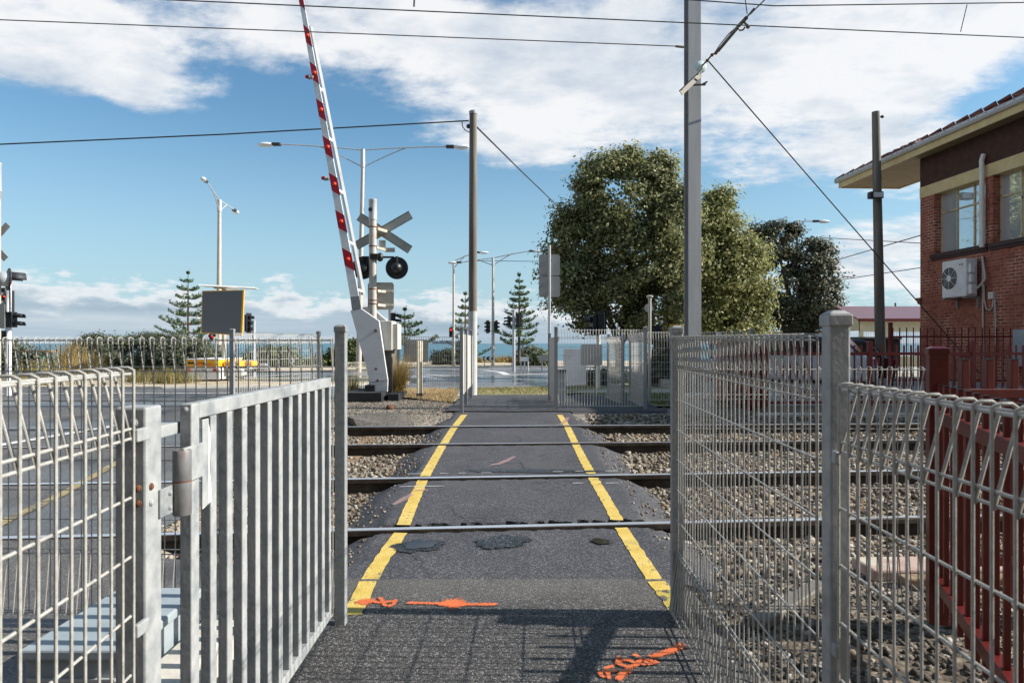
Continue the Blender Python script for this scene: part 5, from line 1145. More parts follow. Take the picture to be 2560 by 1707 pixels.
# board, slightly turned
B0, B1, B2, B3 = tp(502.5, 832.6, TY + .85), tp(605.5, 839.2, TY + .60), tp(610, 724.5, TY + .60), tp(505, 727, TY + .85)
e = Vector((.006, .05, 0)); mb = MB(); mb.prism([B0, B1, B2, B3], e); fb = mb.build('board_frame', M['yellow'], tr)
cn = (B0 + B1 + B2 + B3) / 4; M['ledface'] = None
m, nt, b, L = newmat('led_board_face'); tc = nd(nt, 'ShaderNodeTexCoord'); wv = nd(nt, 'ShaderNodeTexWave', wave_type='BANDS', bands_direction='Z'); wv.inputs['Scale'].default_value = 8.5; L.new(tc.outputs['Object'], wv.inputs[0])
L.new(ramp(nt, wv.outputs['Fac'], [(.2, (.06, .072, .088)), (.6, (.11, .13, .155)), (.95, (.17, .195, .22))]), b.inputs['Base Color']); b.inputs['Roughness'].default_value = .5; M['ledface'] = m
def insetq(q, k, kr=0): return [p.lerp(cn, k) for p in q]
q = [B0.lerp(B1, .02).lerp(B3, .02), B0.lerp(B1, .955).lerp(B2, .018), B3.lerp(B2, .965).lerp(B1, .02), B3.lerp(B2, .015).lerp(B0, .025)]
mb = MB(); mb.prism([p + Vector((0, -.012, 0)) for p in q], (0, .011, 0)); mb.build('led_face', M['ledface'], fb)
mb = MB(); pA, pB = tp(497, 714, TY + .2), tp(637, 721, TY + 1.6); mb.prism([pA, pB, pB + Vector((-.3, 1.2, .05)), pA + Vector((-.3, 1.2, .05))], (0, 0, .05)); sp_ = mb.build('solar_panel', M['lampgrey'], tr)
mb = MB(); mb.beam(tp(534, 719, TY + .8), tp(595, 722, TY + 1.1), .1, .07); mb.tube([tp(560, 722, TY + 1.2), tp(560, 905, TY + 1.0)], .08, 10); mb.build('board_mast', M['lamp_pole'], tr)

# ------------------------------------------------------------------ brick signal box
bld = root('brick_building', (12.26, 20.5, 0), 'red brown brick signal box with cream window band, wide eaves and tiled roof', 'building', rz=math.radians(3.35))
RZ = math.radians(3.35); EX = Vector((math.cos(RZ), math.sin(RZ), 0)); EYv = Vector((-math.sin(RZ), math.cos(RZ), 0)); C0 = Vector((12.26, 20.5, 0))
def wl(px, py, off=0.0):
    u = Vector(((px - CX) / F, 1, 0)); t = (C0.dot(EX) + off) / u.dot(EX); p = u * t; return (p - C0).dot(EYv), EYE - (py - HY) / F * p.y
m, nt, b, L = newmat('red_brown_brick'); tc = nd(nt, 'ShaderNodeTexCoord'); sp = nd(nt, 'ShaderNodeSeparateXYZ'); L.new(tc.outputs['Object'], sp.inputs[0])
ad = nd(nt, 'ShaderNodeMath', operation='ADD'); L.new(sp.outputs[0], ad.inputs[0]); L.new(sp.outputs[1], ad.inputs[1]); cb = nd(nt, 'ShaderNodeCombineXYZ'); L.new(ad.outputs[0], cb.inputs[0]); L.new(sp.outputs[2], cb.inputs[1])
bk = nd(nt, 'ShaderNodeTexBrick'); L.new(cb.outputs[0], bk.inputs[0]); bk.inputs['Scale'].default_value = 1; bk.inputs['Brick Width'].default_value = .24; bk.inputs['Row Height'].default_value = .086; bk.inputs['Mortar Size'].default_value = .007; bk.inputs['Mortar Smooth'].default_value = .3; bk.inputs['Bias'].default_value = -.1
n = nd(nt, 'ShaderNodeTexNoise'); n.inputs['Scale'].default_value = 1.1; n.inputs['Detail'].default_value = 5; L.new(tc.outputs['Object'], n.inputs[0])
n2 = nd(nt, 'ShaderNodeTexNoise'); n2.inputs['Scale'].default_value = 9; n2.inputs['Detail'].default_value = 4; L.new(tc.outputs['Object'], n2.inputs[0])
L.new(ramp(nt, n2.outputs['Fac'], [(.3, (.23, .062, .036)), (.7, (.41, .13, .082))]), bk.inputs['Color1']); L.new(ramp(nt, n2.outputs['Fac'], [(.35, (.11, .034, .025)), (.65, (.31, .08, .05))]), bk.inputs['Color2'])
L.new(ramp(nt, n.outputs['Fac'], [(.40, (.22, .115, .07)), (.52, (.36, .23, .15)), (.60, (.62, .5, .37))]), bk.inputs['Mortar'])
L.new(bk.outputs['Color'], b.inputs['Base Color']); b.inputs['Roughness'].default_value = .85
bp_ = nd(nt, 'ShaderNodeBump'); bp_.inputs['Strength'].default_value = .6; bp_.inputs['Distance'].default_value = .01; iv = nd(nt, 'ShaderNodeMath', operation='SUBTRACT'); iv.inputs[0].default_value = 1; L.new(bk.outputs['Fac'], iv.inputs[1]); L.new(iv.outputs[0], bp_.inputs['Height']); L.new(bp_.outputs[0], b.inputs['Normal']); M['brick'] = m
M['sill'] = pm('dark_purple_brick_sill', [(.3, (.03, .012, .013)), (.7, (.06, .022, .023))], 9, .5)
M['band'] = pm('cream_render_band', [(.3, (.52, .40, .20)), (.5, (.60, .475, .25)), (.72, (.66, .54, .31))], 3, .75, 0, .05, 30)
M['frieze'] = pm('shaded_dark_brick_frieze', [(.3, (.035, .014, .009)), (.7, (.075, .028, .018))], 5, .85, 0, .3, 40)  # dark brick, with the shade below the eaves put into its colour
def lined(nt, vec, col):
    w_ = nd(nt, 'ShaderNodeTexWave', wave_type='BANDS', bands_direction='Y'); w_.inputs['Scale'].default_value = 2.6; nt.links.new(vec, w_.inputs[0])
    return mixc(nt, 1.0, col, ramp(nt, w_.outputs['Fac'], [(.15, (.35, .33, .30)), (.4, (1, 1, 1))]), 'MULTIPLY')
M['soffit'] = pm('lined_soffit', [(.3, (.25, .18, .095)), (.7, (.34, .255, .14))], 3, .7, extra=lined)
m, nt, b, L = newmat('terracotta_tiles'); tc = nd(nt, 'ShaderNodeTexCoord'); wv = nd(nt, 'ShaderNodeTexWave', wave_type='BANDS', bands_direction='Z'); wv.inputs['Scale'].default_value = 1.9; wv.inputs['Distortion'].default_value = 1.0; L.new(tc.outputs['Object'], wv.inputs[0])
nn = nd(nt, 'ShaderNodeTexVoronoi'); nn.inputs['Scale'].default_value = 4; L.new(tc.outputs['Object'], nn.inputs[0]); spc = nd(nt, 'ShaderNodeSeparateColor'); L.new(nn.outputs['Color'], spc.inputs[0])
cA = ramp(nt, spc.outputs[0], [(0, (.10, .03, .02)), (.6, (.22, .065, .04)), (1, (.28, .13, .09))]); L.new(mixc(nt, 1, cA, ramp(nt, wv.outputs['Fac'], [(0, (.45, .45, .45)), (.35, (1, 1, 1))]), 'MULTIPLY'), b.inputs['Base Color']); b.inputs['Roughness'].default_value = .8
bpp = nd(nt, 'ShaderNodeBump'); bpp.inputs['Strength'].default_value = .8; bpp.inputs['Distance'].default_value = .04; L.new(wv.outputs['Fac'], bpp.inputs['Height']); L.new(bpp.outputs[0], b.inputs['Normal']); M['tile'] = m
def lb(mb, nm, mat, parent=bld, **k): return mb.build(nm, mat, parent, local=True, **k)
W1a, W1b = -.62, -2.60; W2a, W2b = -2.86, -4.9; W3a, W3b = -5.2, -7.2; ZS, ZH, ZBT, ZE = 3.93, 5.68, 6.0, 6.86; NE = -9.5
wallmb = MB(); T_ = .30
wallmb.box(0, T_, NE, 0, -.3, ZS)                       # below the sills
for a_, b_ in ((NE, W3b), (W3a, W2b), (W2a, W1b), (W1a, 0)): wallmb.box(0, T_, a_, b_, ZS, ZH)
wallmb.box(T_, 6.0, -.30, -.001, -.3, ZE); wallmb.box(T_, 6.0, NE, NE + .3, -.3, ZE); wallmb.box(5.7, 6, NE + .3, -.3, -.3, ZE)
wallmb.box(-.09, .12, -.10, .10, 2.63, 2.70); wallmb.box(-.05, .10, -.06, .06, 2.52, 2.629)
lb(wallmb, 'wall', M['brick'])
mb = MB(); mb.box(-.012, T_, NE, .012, ZH, ZBT); lb(mb, 'window_band', M['band'])
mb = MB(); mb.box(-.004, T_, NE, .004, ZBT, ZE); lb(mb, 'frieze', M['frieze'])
mb = MB()
for a_, b_ in ((W1b - .12, W1a + .12), (W2b - .10, W2a + .10), (W3b - .1, W3a + .1)): mb.box(-.07, T_, a_, b_, ZS - .12, ZS - .002); mb.box(-.045, T_, a_ + .02, b_ - .02, ZS - .19, ZS - .121)
lb(mb, 'sill', M['sill'], bevel=.012)
m, nt, b, L = newmat('window_pane'); b.inputs['Base Color'].default_value = (.30, .36, .40, 1); b.inputs['Metallic'].default_value = .6; b.inputs['Roughness'].default_value = .03
n = nd(nt, 'ShaderNodeTexNoise'); n.inputs['Scale'].default_value = 1.2; tc = nd(nt, 'ShaderNodeTexCoord'); L.new(tc.outputs['Object'], n.inputs[0]); bpq = nd(nt, 'ShaderNodeBump'); bpq.inputs['Strength'].default_value = .04; bpq.inputs['Distance'].default_value = .05; L.new(n.outputs['Fac'], bpq.inputs['Height']); L.new(bpq.outputs[0], b.inputs['Normal'])
L.new(ramp(nt, n.outputs['Fac'], [(.3, (.6, .68, .73)), (.7, (.72, .78, .8))]), b.inputs['Base Color']); M['pane'] = m
M['winframe'] = pm('peeling_cream_window_frame', [(.3, (.42, .33, .17)), (.7, (.6, .5, .3))], 9, .6, extra=spots(11, .62, (.16, .10, .05), .06))
for a_, b_ in ((W1a, W1b), (W2a, W2b), (W3a, W3b)):
    fm = MB(); ww = (a_ - b_) / 3; zt3 = 5.12; x0_, x1_ = .20, .25
    fm.box(x0_, x1_, b_, a_, ZS - .001, ZS + .045); fm.box(x0_, x1_, b_, a_, ZH - .04, ZH - .001); fm.box(x0_, x1_, b_, a_, zt3 - .022, zt3 + .022)
    for i in range(4):
        y = b_ + ww * i; t_ = .022; fm.box(x0_ + .002, x1_ - .002, max(b_, y - t_), min(a_, y + t_), ZS + .046, zt3 - .023); fm.box(x0_ + .002, x1_ - .002, max(b_, y - t_), min(a_, y + t_), zt3 + .023, ZH - .041)
    wf = lb(fm, 'window', M['winframe']); pm2 = MB(); pm2.box(.228, .232, b_ + .01, a_ - .01, ZS + .02, ZH - .02); lb(pm2, 'pane', M['pane'], wf)
# eaves and hip roof
ex0, ex1 = -.46, 6.5; ey0, ey1 = NE - 1.2, 3.75
eyw, px1 = .48, 1.75          # main roof ends just past the wall; a narrow porch roof runs on along the eave line
mb = MB(); mb.box(ex0 + .03, ex1 - .03, ey0 + .03, eyw, ZE, ZE + .03); mb.box(ex0 + .03, px1, eyw + .001, ey1 - .03, ZE, ZE + .03)
lb(mb, 'soffit', M['soffit'])
mb = MB(); mb.box(ex0, ex0 + .03, ey0, ey1, ZE - .03, ZE + .19); mb.box(ex0 + .03, px1, ey1 - .03, ey1, ZE - .03, ZE + .19); mb.box(px1, px1 + .03, eyw, ey1, ZE - .03, ZE + .19); mb.box(px1 + .03, ex1, eyw, eyw + .03, ZE - .03, ZE + .19); mb.box(ex1, ex1 + .03, ey0, eyw + .03, ZE - .03, ZE + .19); lb(mb, 'fascia', M['band'], bevel=.004)
mb = MB(); gz1 = ZE + .19; mb.prism([(ex0 - .11, ey0, gz1 + .10), (ex0 - .11, ey0, gz1 + .03), (ex0 - .08, ey0, gz1 - .03), (ex0 - .001, ey0, gz1 - .03), (ex0 - .001, ey0, gz1 + .10)], (0, ey1 - ey0 + .1, 0)); lb(mb, 'gutter', M['lampgrey'])
def hip(x0, x1, y0, y1, pitch):
    z0_ = ZE + .22; hx = (x0 + x1) / 2; w_ = hx - x0; rise = math.tan(math.radians(pitch)) * w_
    A_, B_, C_, D_ = (x0, y0, z0_), (x1, y0, z0_), (x1, y1, z0_), (x0, y1, z0_); R0, R1 = (hx, y0 + w_, z0_ + rise), (hx, y1 - w_, z0_ + rise)
    mb = MB(); mb.add([A_, B_, C_, D_, R0, R1], [(0, 4, 5, 3), (1, 2, 5, 4), (3, 5, 2), (0, 1, 4), (0, 3, 2, 1)]); o = lb(mb, 'roof', M['tile'])
    mb = MB()
    for a_, b_ in ((D_, R1), (A_, R0), (R0, R1)):
        a_, b_ = Vector(a_), Vector(b_); n_ = max(1, int((b_ - a_).length / .34))
        for i in range(n_): mb.tube([a_.lerp(b_, i / n_) + Vector((0, 0, .02)), a_.lerp(b_, (i + .93) / n_) + Vector((0, 0, .045))], .10, 8, .115)
    lb(mb, 'ridge_tiles', M['tile'], o, smooth=True); return o
main_ = hip(ex0 - .05, ex1 + .05, ey0, eyw + .05, 27); hip(ex0 - .051, px1 + .05, eyw - 1.0, ey1 + .05, 26)
mb = MB(); z0_ = ZE + .22
for k in range(int((ey1 - ey0) / .3)):  # tile ends above the gutter
    y = ey0 + .15 + .3 * k; mb.tube([(ex0 - .09, y, z0_ + .0), (ex0 + .15, y, z0_ + .14)], .06, 6)
lb(mb, 'eave_tiles', M['tile'], main_, smooth=True)
# downpipe, pipes, boxes on the wall
mb = MB(); yp, _ = wl(2456, 560, -.1); mb.tube([(-.04, yp + .03, 6.28), (-.10, yp + .02, 6.12), (-.11, yp, 6.0), (-.11, yp, 3.85)], .062, 12); lb(mb, 'downpipe', pm('white_plastic_pipe', [(.3, (.62, .58, .53)), (.7, (.72, .69, .64))], 4, .5), smooth=True)
mb = MB(); y1, z1 = wl(2459, 600, -.05); 
def wp(px, py, off=-.05): y, z = wl(px, py, off); return (off, y, z)
mb.tube([wp(2456, 640, -.08), wp(2457, 650, -.08), wp(2463, 690, -.12), wp(2462, 700, -.14), wp(2450, 714, -.2), wp(2441, 722, -.3)], .028, 8)
mb.tube([wp(2457, 640, -.04), wp(2458, 780, -.04), wp(2459, 930, -.04), wp(2459, 1000, -.04)], .022, 8)
mb.tube([wp(2460, 712), wp(2461, 750), wp(2466, 771), wp(2475, 776), wp(2482, 768), wp(2484, 749)], .018, 8)
mb.tube([wp(2487, 748), wp(2489, 790), wp(2491, 900)], .018, 8); lb(mb, 'conduit', M['polegrey'], smooth=True)
mb = MB(); ya, za = wl(2477, 748); yb, zb = wl(2490, 729); mb.box(-.08, -.001, min(ya, yb), max(ya, yb), za, zb); lb(mb, 'switch_box', M['boxcream'], bevel=.01)
mb = MB(); ya, za = wl(2547, 905); mb.box(-.16, -.001, ya - .9, ya, za - .1, za + 1.1 - .3); lb(mb, 'meter_box', M['cabinet'], bevel=.01)
ya, za = wl(2548, 826); mb = MB()
# air conditioner bracketed to the wall
acr = root('air_conditioner', C0 + EYv * -2.2, 'white wall mounted air conditioner with a round fan grille under the window', 'air conditioner', rz=RZ)
yf, zt5 = wl(2355, 653, -.42); yn, zt6 = wl(2415, 645, -.42); _, zb6 = wl(2415, 740, -.42); o_ = 2.2
def ab(mb, nm, mat, parent=acr, **k):
    mb.v = [(v[0], v[1] + o_, v[2]) for v in mb.v]; return mb.build(nm, mat, parent, local=True, **k)
mb = MB(); mb.box(-.42, -.10, yn, yf, zb6, zt6); ab(mb, 'body', M['white'], bevel=.02)
fc = Vector((-.42, yf + (yn - yf) * .315, (zb6 + zt6) / 2 + .02)); R_ = (zt6 - zb6) * .30
mb = MB(); mb.lathe(fc, [(R_, 0), (R_, .006)], 32, (-1, 0, 0)); fan = ab(mb, 'fan_opening', M['dark'], smooth=True); 
mb = MB()
for rr in (.45, .62, .8, .98): mb.tube([fc + Vector((-.012, R_ * rr * math.cos(a), R_ * rr * math.sin(a))) for a in [2 * PI * k / 32 for k in range(33)]], .004, 4)
for k in range(8): a = PI / 4 * k; mb.tube([fc + Vector((-.012, 0, 0)), fc + Vector((-.012, R_ * math.cos(a), R_ * math.sin(a)))], .007, 4)
mb.lathe(fc + Vector((-.008, 0, 0)), [(R_ * .3, 0), (R_ * .3, .01)], 20, (-1, 0, 0)); ab(mb, 'fan_grille', M['white'], fan)
mb = MB(); 
for k in range(6): mb.box(-.4215, -.4205, yn + .10 + .03 * k, yn + .118 + .03 * k, zt6 - .17 + .008 * (k % 2), zt6 - .14 + .01 * (k % 3)); 
ab(mb, 'maker_mark', M['dark'])
mb = MB(); mb.box(-.36, -.22, yn - .09, yn - .001, zb6 + .62, zt6 - .14); mb.box(-.34, -.22, yn - .07, yn - .001, zb6 + .36, zb6 + .58); mb.box(-.36, -.20, yn - .11, yn - .001, zb6 + .05, zb6 + .30); ab(mb, 'valve_cover', M['white'], bevel=.015)
mb = MB()
for y in (yn + .08, yf - .08): mb.beam((-.45, y, zb6 - .03), (-.001, y, zb6 - .03), .04, .04); mb.beam((-.03, y, zb6 - .3), (-.03, y, zb6 - .01), .04, .03)
ab(mb, 'bracket', M['galv'])

# ------------------------------------------------------------------ cream shelter with a maroon roof
hY = 32.0; shx0, shx1 = at(2150, 0, hY).x, 22.5
sh = root('shelter', (shx0, hY, 0), 'cream station shelter with a maroon corrugated roof left of the brick building', 'shelter')
zE = at(0, 800, hY).z; zR = at(0, 781, hY + 2).z + .25
m, nt, b, L = newmat('maroon_corrugated_roof'); tc = nd(nt, 'ShaderNodeTexCoord'); wv = nd(nt, 'ShaderNodeTexWave', wave_type='BANDS', bands_direction='X'); wv.inputs['Scale'].default_value = 2.2; L.new(tc.outputs['Object'], wv.inputs[0]); L.new(ramp(nt, wv.outputs['Fac'], [(0, (.17, .085, .10)), (1, (.24, .14, .155))]), b.inputs['Base Color']); b.inputs['Roughness'].default_value = .35
bpw = nd(nt, 'ShaderNodeBump'); bpw.inputs['Distance'].default_value = .03; L.new(wv.outputs['Fac'], bpw.inputs['Height']); L.new(bpw.outputs[0], b.inputs['Normal']); M['corr'] = m
mb = MB(); mb.prism([(shx0 - .25, hY - .35, zE), (shx0 - .25, hY - .35, zE + .05), (shx0 - .25, hY + 1.9, zR + .05), (shx0 - .25, hY + 1.9, zR)], (shx1 - shx0 + .5, 0, 0)); mb.prism([(shx0 - .25, hY + 1.9, zR), (shx0 - .25, hY + 1.9, zR + .05), (shx0 - .25, hY + 4.2, zE + .05), (shx0 - .25, hY + 4.2, zE)], (shx1 - shx0 + .5, 0, 0)); lbr = mb.build('roof', M['corr'], sh)
mb = MB(); mb.box(shx0 - .27, shx1 + .2, hY - .40, hY - .352, zE - .08, zE + .06); mb.build('gutter', M['redpaint_far'], lbr)
mb = MB(); mb.box(shx0, shx1, hY + .02, hY + .08, zE - .55, zE - .06); mb.box(shx0, shx1, hY + .03, hY + .07, 0, .75)
mb.prism([(shx0, hY + .1, zE - .5), (shx0, hY + .1, zE - .02), (shx0, hY + 1.9, zR - .05), (shx0, hY + 3.8, zE - .02), (shx0, hY + 3.8, zE - .5)], (.08, 0, 0)); mb.box(shx0, shx0 + .08, hY + .1, hY + 3.8, 0, .75)
mb.build('wall', M['cream_pale'], sh)
mb = MB(); x = shx0; k = 0
while x < shx1: mb.box(x, x + .16, hY, hY + .12, 0, zE - .05); x += [.9, .0, 2.3, .28][k % 4] or .0; k += 1; x += 0 if k % 4 else 0; x = x + (.25 if k % 4 == 2 else 0)
for y in (hY + 1.2, hY + 2.4, hY + 3.7): mb.box(shx0 - .01, shx0 + .1, y, y + .12, 0, zE)
mb.build('shelter_post', M['cream_pale'], sh)
m, nt, b, L = newmat('dark_window_mesh'); b.inputs['Base Color'].default_value = (.03, .03, .03, 1); M['darkmesh'] = pm('dark_mesh_wire', [(.3, (.02, .02, .02)), (.7, (.05, .05, .05))], 9, .6)
mb = MB()
for i in range(int((shx1 - shx0) / .11)): x = shx0 + .1 + .11 * i; mb.box(x, x + .008, hY + .05, hY + .058, .75, zE - .55)
for i in range(10): z = .8 + .11 * i; 
for z in [.8 + .11 * i for i in range(12) if .8 + .11 * i < zE - .55]: mb.box(shx0, shx1, hY + .046, hY + .054, z, z + .008)
mb.build('window_mesh', M['darkmesh'], sh)
o = MB(); o.tube([at(2239, 781, 44), at(2238.5, 757, 44)], .055, 8); tag(o.build('finial_post', pm('dark_green_paint', [(.3, (.02, .07, .045)), (.7, (.03, .1, .065))], 5, .6), smooth=True), 'dark green post top showing above the maroon shelter roof', 'post')
# ------------------------------------------------------------------ vegetation
def leaf_quads(P, N, size, jitter=.35, asp=.55):
    """diamond leaves at P facing roughly N"""
    n = len(P); s = size * rng.uniform(.6, 1.35, n)[:, None]
    N = N + rng.normal(0, jitter * 2, (n, 3)); N /= np.linalg.norm(N, axis=1, keepdims=True) + 1e-9
    R = rng.normal(0, 1, (n, 3)); U = np.cross(N, R); U /= np.linalg.norm(U, axis=1, keepdims=True) + 1e-9; W = np.cross(N, U)
    V = np.stack([P - U * s, P - W * s * asp, P + U * s, P + W * s * asp], 1).reshape(-1, 3)
    return V, np.arange(4 * n).reshape(-1, 4)
def crown_points(blobs, clumps, per, spread, cam_bias=0.0):
    """clumps of leaves just inside ellipsoids (cx,cy,cz,rx,ry,rz)"""
    B = np.array(blobs, float); vol = (B[:, 3] * B[:, 4] * B[:, 5]) ** .67; pr = vol / vol.sum(); C = []
    while len(C) < clumps:
        i = rng.choice(len(B), p=pr); d = rng.normal(0, 1, 3); d /= np.linalg.norm(d); rr = rng.uniform(.45, 1.0) ** .4
        c = B[i, :3] + d * B[i, 3:] * rr
        q = ((c - B[:, :3]) / B[:, 3:]); inn = (np.sum(q * q, 1) < .5).any()
        if inn and rng.random() < .85: continue
        C.append((c, d))
    P = []; N = []
    for c, d in C:
        k = int(per * rng.uniform(.4, 1.5)); sp = spread * rng.uniform(.55, 1.25); g = rng.normal(0, 1, (k, 3)); g *= (sp * np.array([1, 1, .6]))
        P.append(c + g); N.append(np.tile(d + np.array([0, 0, .5]), (k, 1)) + g / sp * .4)
    return np.concatenate(P), np.concatenate(N)
M['leafA'] = leafmat('broad_tree_leaf', [(0, (.055, .072, .028)), (.35, (.165, .18, .072)), (.7, (.33, .325, .145)), (.93, (.48, .45, .24)), (1, (.58, .53, .33))], .5, .48)
M['leafB'] = leafmat('yellow_green_tree_leaf', [(0, (.08, .096, .03)), (.35, (.19, .20, .07)), (.7, (.32, .315, .125)), (1, (.46, .43, .2))], .5, .42)
M['leafC'] = leafmat('dark_glossy_tree_leaf', [(0, (.025, .03, .018)), (.4, (.075, .085, .05)), (.75, (.14, .145, .09)), (.93, (.17, .15, .095)), (1, (.24, .14, .065))], .5, .18)
M['leafD'] = leafmat('grey_green_shrub_leaf', [(0, (.04, .052, .032)), (.4, (.085, .105, .062)), (.75, (.15, .17, .10)), (1, (.27, .26, .18))], .5, .3)
M['leafE'] = leafmat('coast_shrub_leaf', [(0, (.03, .045, .012)), (.5, (.085, .11, .03)), (1, (.18, .2, .07))], .5, .25)
M['pine'] = leafmat('pine_foliage', [(0, (.03, .06, .028)), (.5, (.08, .14, .06)), (.85, (.15, .21, .09)), (1, (.24, .26, .13))], .55, .25)
M['bark'] = pm('dark_bark', [(.3, (.03, .024, .018)), (.7, (.085, .07, .055))], 9, .9, 0, .5, 40, stretch=(1, 1, .2))
M['barkpine'] = pm('pine_bark', [(.3, (.05, .035, .025)), (.7, (.12, .09, .065))], 9, .9)
def pxblob(l, Y, dk=1.0): 
    out = []
    for px, py, rx, ry_ in l:
        c = at(px, py, Y + random.uniform(-.4, .4)); out.append((c.x, c.y, c.z, rx / F * Y, max(rx, ry_) / F * Y * dk * .8, ry_ / F * Y))
    return out
def tree(lab, px, py, Y, blobs, clumps, per, spread, size, mat, stems, core=True):
    b = at(px, py, Y); r = root('tree', (b.x, Y, gz(Y)), lab, 'tree', None)
    P, N = crown_points(blobs, clumps, per, spread); V, Fq = leaf_quads(P, N, size); npmesh('crown', V, Fq, mat, r)
    mb = MB()
    for s in stems:
        pts = [at(x, y, Y + dy) for x, y, dy, _ in s]; mb.tube(pts, s[0][3], 8, s[-1][3])
    mb.build('trunk', M['bark'], r, smooth=True); return r
def shrink(l, k): return [(x, y, rx * k, ry_ * k) for x, y, rx, ry_ in l]
T1 = [(1560, 520, 135, 128), (1465, 610, 95, 100), (1590, 650, 140, 115), (1440, 700, 62, 70), (1535, 735, 105, 75), (1680, 560, 60, 110), (1392, 640, 26, 34), (1500, 440, 56, 58), (1612, 428, 70, 52), (1660, 745, 62, 48), (1410, 770, 40, 40), (1400, 700, 40, 60), (1450, 790, 50, 36), (1640, 800, 60, 40), (1590, 810, 40, 36), (1560, 395, 40, 22), (1440, 560, 50, 60)]
tree('largest broad crowned tree, tall and domed, behind the far right pen', 1548, 952, 25.0, pxblob(shrink(T1, .94), 25.0), 420, 270, .26, .066, M['leafA'],
     [[(1548, 975, 0, .16), (1546, 880, 0, .13), (1535, 820, 0, .10), (1500, 740, -.3, .06), (1450, 640, -.5, .03)], [(1547, 890, 0, .12), (1560, 800, .3, .09), (1575, 690, .2, .06), (1600, 540, .2, .03)],
      [(1546, 870, 0, .09), (1520, 790, .6, .07), (1510, 640, .5, .04)], [(1552, 860, 0, .1), (1610, 780, -.3, .08), (1650, 680, -.2, .04)], [(1545, 850, 0, .05), (1512, 800, -.4, .04), (1480, 770, -.4, .02)], [(1590, 850, 0, .11), (1600, 790, 0, .1), (1560, 600, 0, .05)]])
T2 = [(1790, 590, 58, 100), (1810, 690, 92, 95), (1862, 735, 66, 70), (1790, 790, 80, 50), (1735, 650, 40, 120), (1800, 500, 28, 22), (1895, 700, 40, 45), (1860, 640, 50, 60), (1740, 770, 40, 60), (1800, 820, 90, 30), (1870, 805, 40, 36)]
tree('sunlit yellow green tree directly right of the grey mast', 1770, 945, 28.5, pxblob(shrink(T2, .96), 28.5), 320, 270, .29, .076, M['leafB'],
     [[(1775, 975, 0, .14), (1780, 860, 0, .12), (1800, 740, 0, .08), (1830, 640, 0, .03)], [(1780, 850, 0, .1), (1755, 720, 0, .07), (1770, 560, 0, .03)]])
T3 = [(1940, 610, 70, 52), (2020, 650, 55, 60), (2030, 740, 66, 70), (2000, 790, 60, 40), (1930, 775, 48, 42), (2070, 770, 32, 46), (1985, 720, 40, 60), (1900, 640, 28, 40), (2050, 690, 42, 40)]
tree('dark leaved round tree left of the cream shelter', 2010, 900, 36, pxblob(T3, 36), 170, 220, .29, .088, M['leafC'],
     [[(2000, 905, 0, .3), (1995, 830, 0, .25), (2010, 760, 0, .15), (2030, 660, 0, .05)], [(1965, 840, 0, .2), (1975, 760, 0, .13), (1965, 690, -.6, .10), (1940, 620, -.5, .05)], [(1985, 830, 0, .2), (1930, 800, 0, .12), (1880, 790, 0, .05)], [(1967, 700, -.6, .08), (1990, 650, -.6, .05), (2010, 610, -.4, .03)]])

def pine(lab, px, py_tip, py_base, Y, half, tiers, crown_base, lean=0, dens=1.0, skip=()):
    """Norfolk pine: whorls of drooping then lifting plume branches"""
    tip, bs = at(px + lean, py_tip, Y), at(px, py_base, Y); r = root('pine_tree', (bs.x, Y, bs.z), lab, 'tree', 'sea front pines')
    mb = MB(); mb.tube([bs, bs.lerp(tip, .5), tip], .012 * (tip - bs).length + .05, 8, .02); mb.build('trunk', M['barkpine'], r, smooth=True)
    P = []; N = []; br = MB(); Hh = (tip - bs).length; hw = half / F * Y
    for i in range(tiers):
        t = i / (tiers - 1); f = crown_base + (1 - crown_base) * (t ** .92) * .985; L_ = hw * (1 - t) ** .9 * random.uniform(.82, 1.1) + .12; c = bs.lerp(tip, f); nb = 6 if t < .85 else 4; a0 = random.uniform(0, 6)
        for k in range(nb):
            a = a0 + 2 * PI * k / nb + random.uniform(-.3, .3); Lk = L_ * random.uniform(.72, 1.08); d = Vector((math.cos(a), math.sin(a), 0)); n_ = max(4, int(Lk * 14 * dens)); pts = []
            for j in range(7):
                s = j / 6; pts.append(c + d * (Lk * s) + Vector((0, 0, Lk * (-.10 * math.sin(s * PI) + .16 * s * s))))
            br.tube(pts, .03 + .01 * Lk, 4, .008)
            for j in range(n_ * 4):
                s = rng.uniform(.2, 1.04) ** .6; i0 = min(5, int(s * 6)); p = pts[i0].lerp(pts[i0 + 1], min(1.1, s * 6 - i0)); sd = d.cross(Vector((0, 0, 1))); wd = (.10 + .14 * (1 - s)) * min(1, Lk)
                q = p + sd * rng.normal(0, wd) + Vector((0, 0, abs(rng.normal(0, .09)) + .03)); P.append(q[:]); N.append((rng.normal(0, .5), rng.normal(0, .5), 1))
    br.build('branches', M['barkpine'], r); V, Fq = leaf_quads(np.array(P), np.array(N), .105, .3, .42); npmesh('foliage', V, Fq, M['pine'], r)
pine('broad dark pine left of the message board', 470, 682, 905, 50, 90, 10, .12, dens=.9)
pine('slim pine half hidden behind the timber pole', 1163, 735, 905, 52, 52, 9, .12, dens=.8)
pine('tall tiered pine right of centre on the sea front', 1298, 688, 906, 47, 54, 11, .22, dens=1.0)
pine('low spreading pine just right of the boom gate', 1012, 775, 905, 46, 74, 5, .36, dens=1.0)

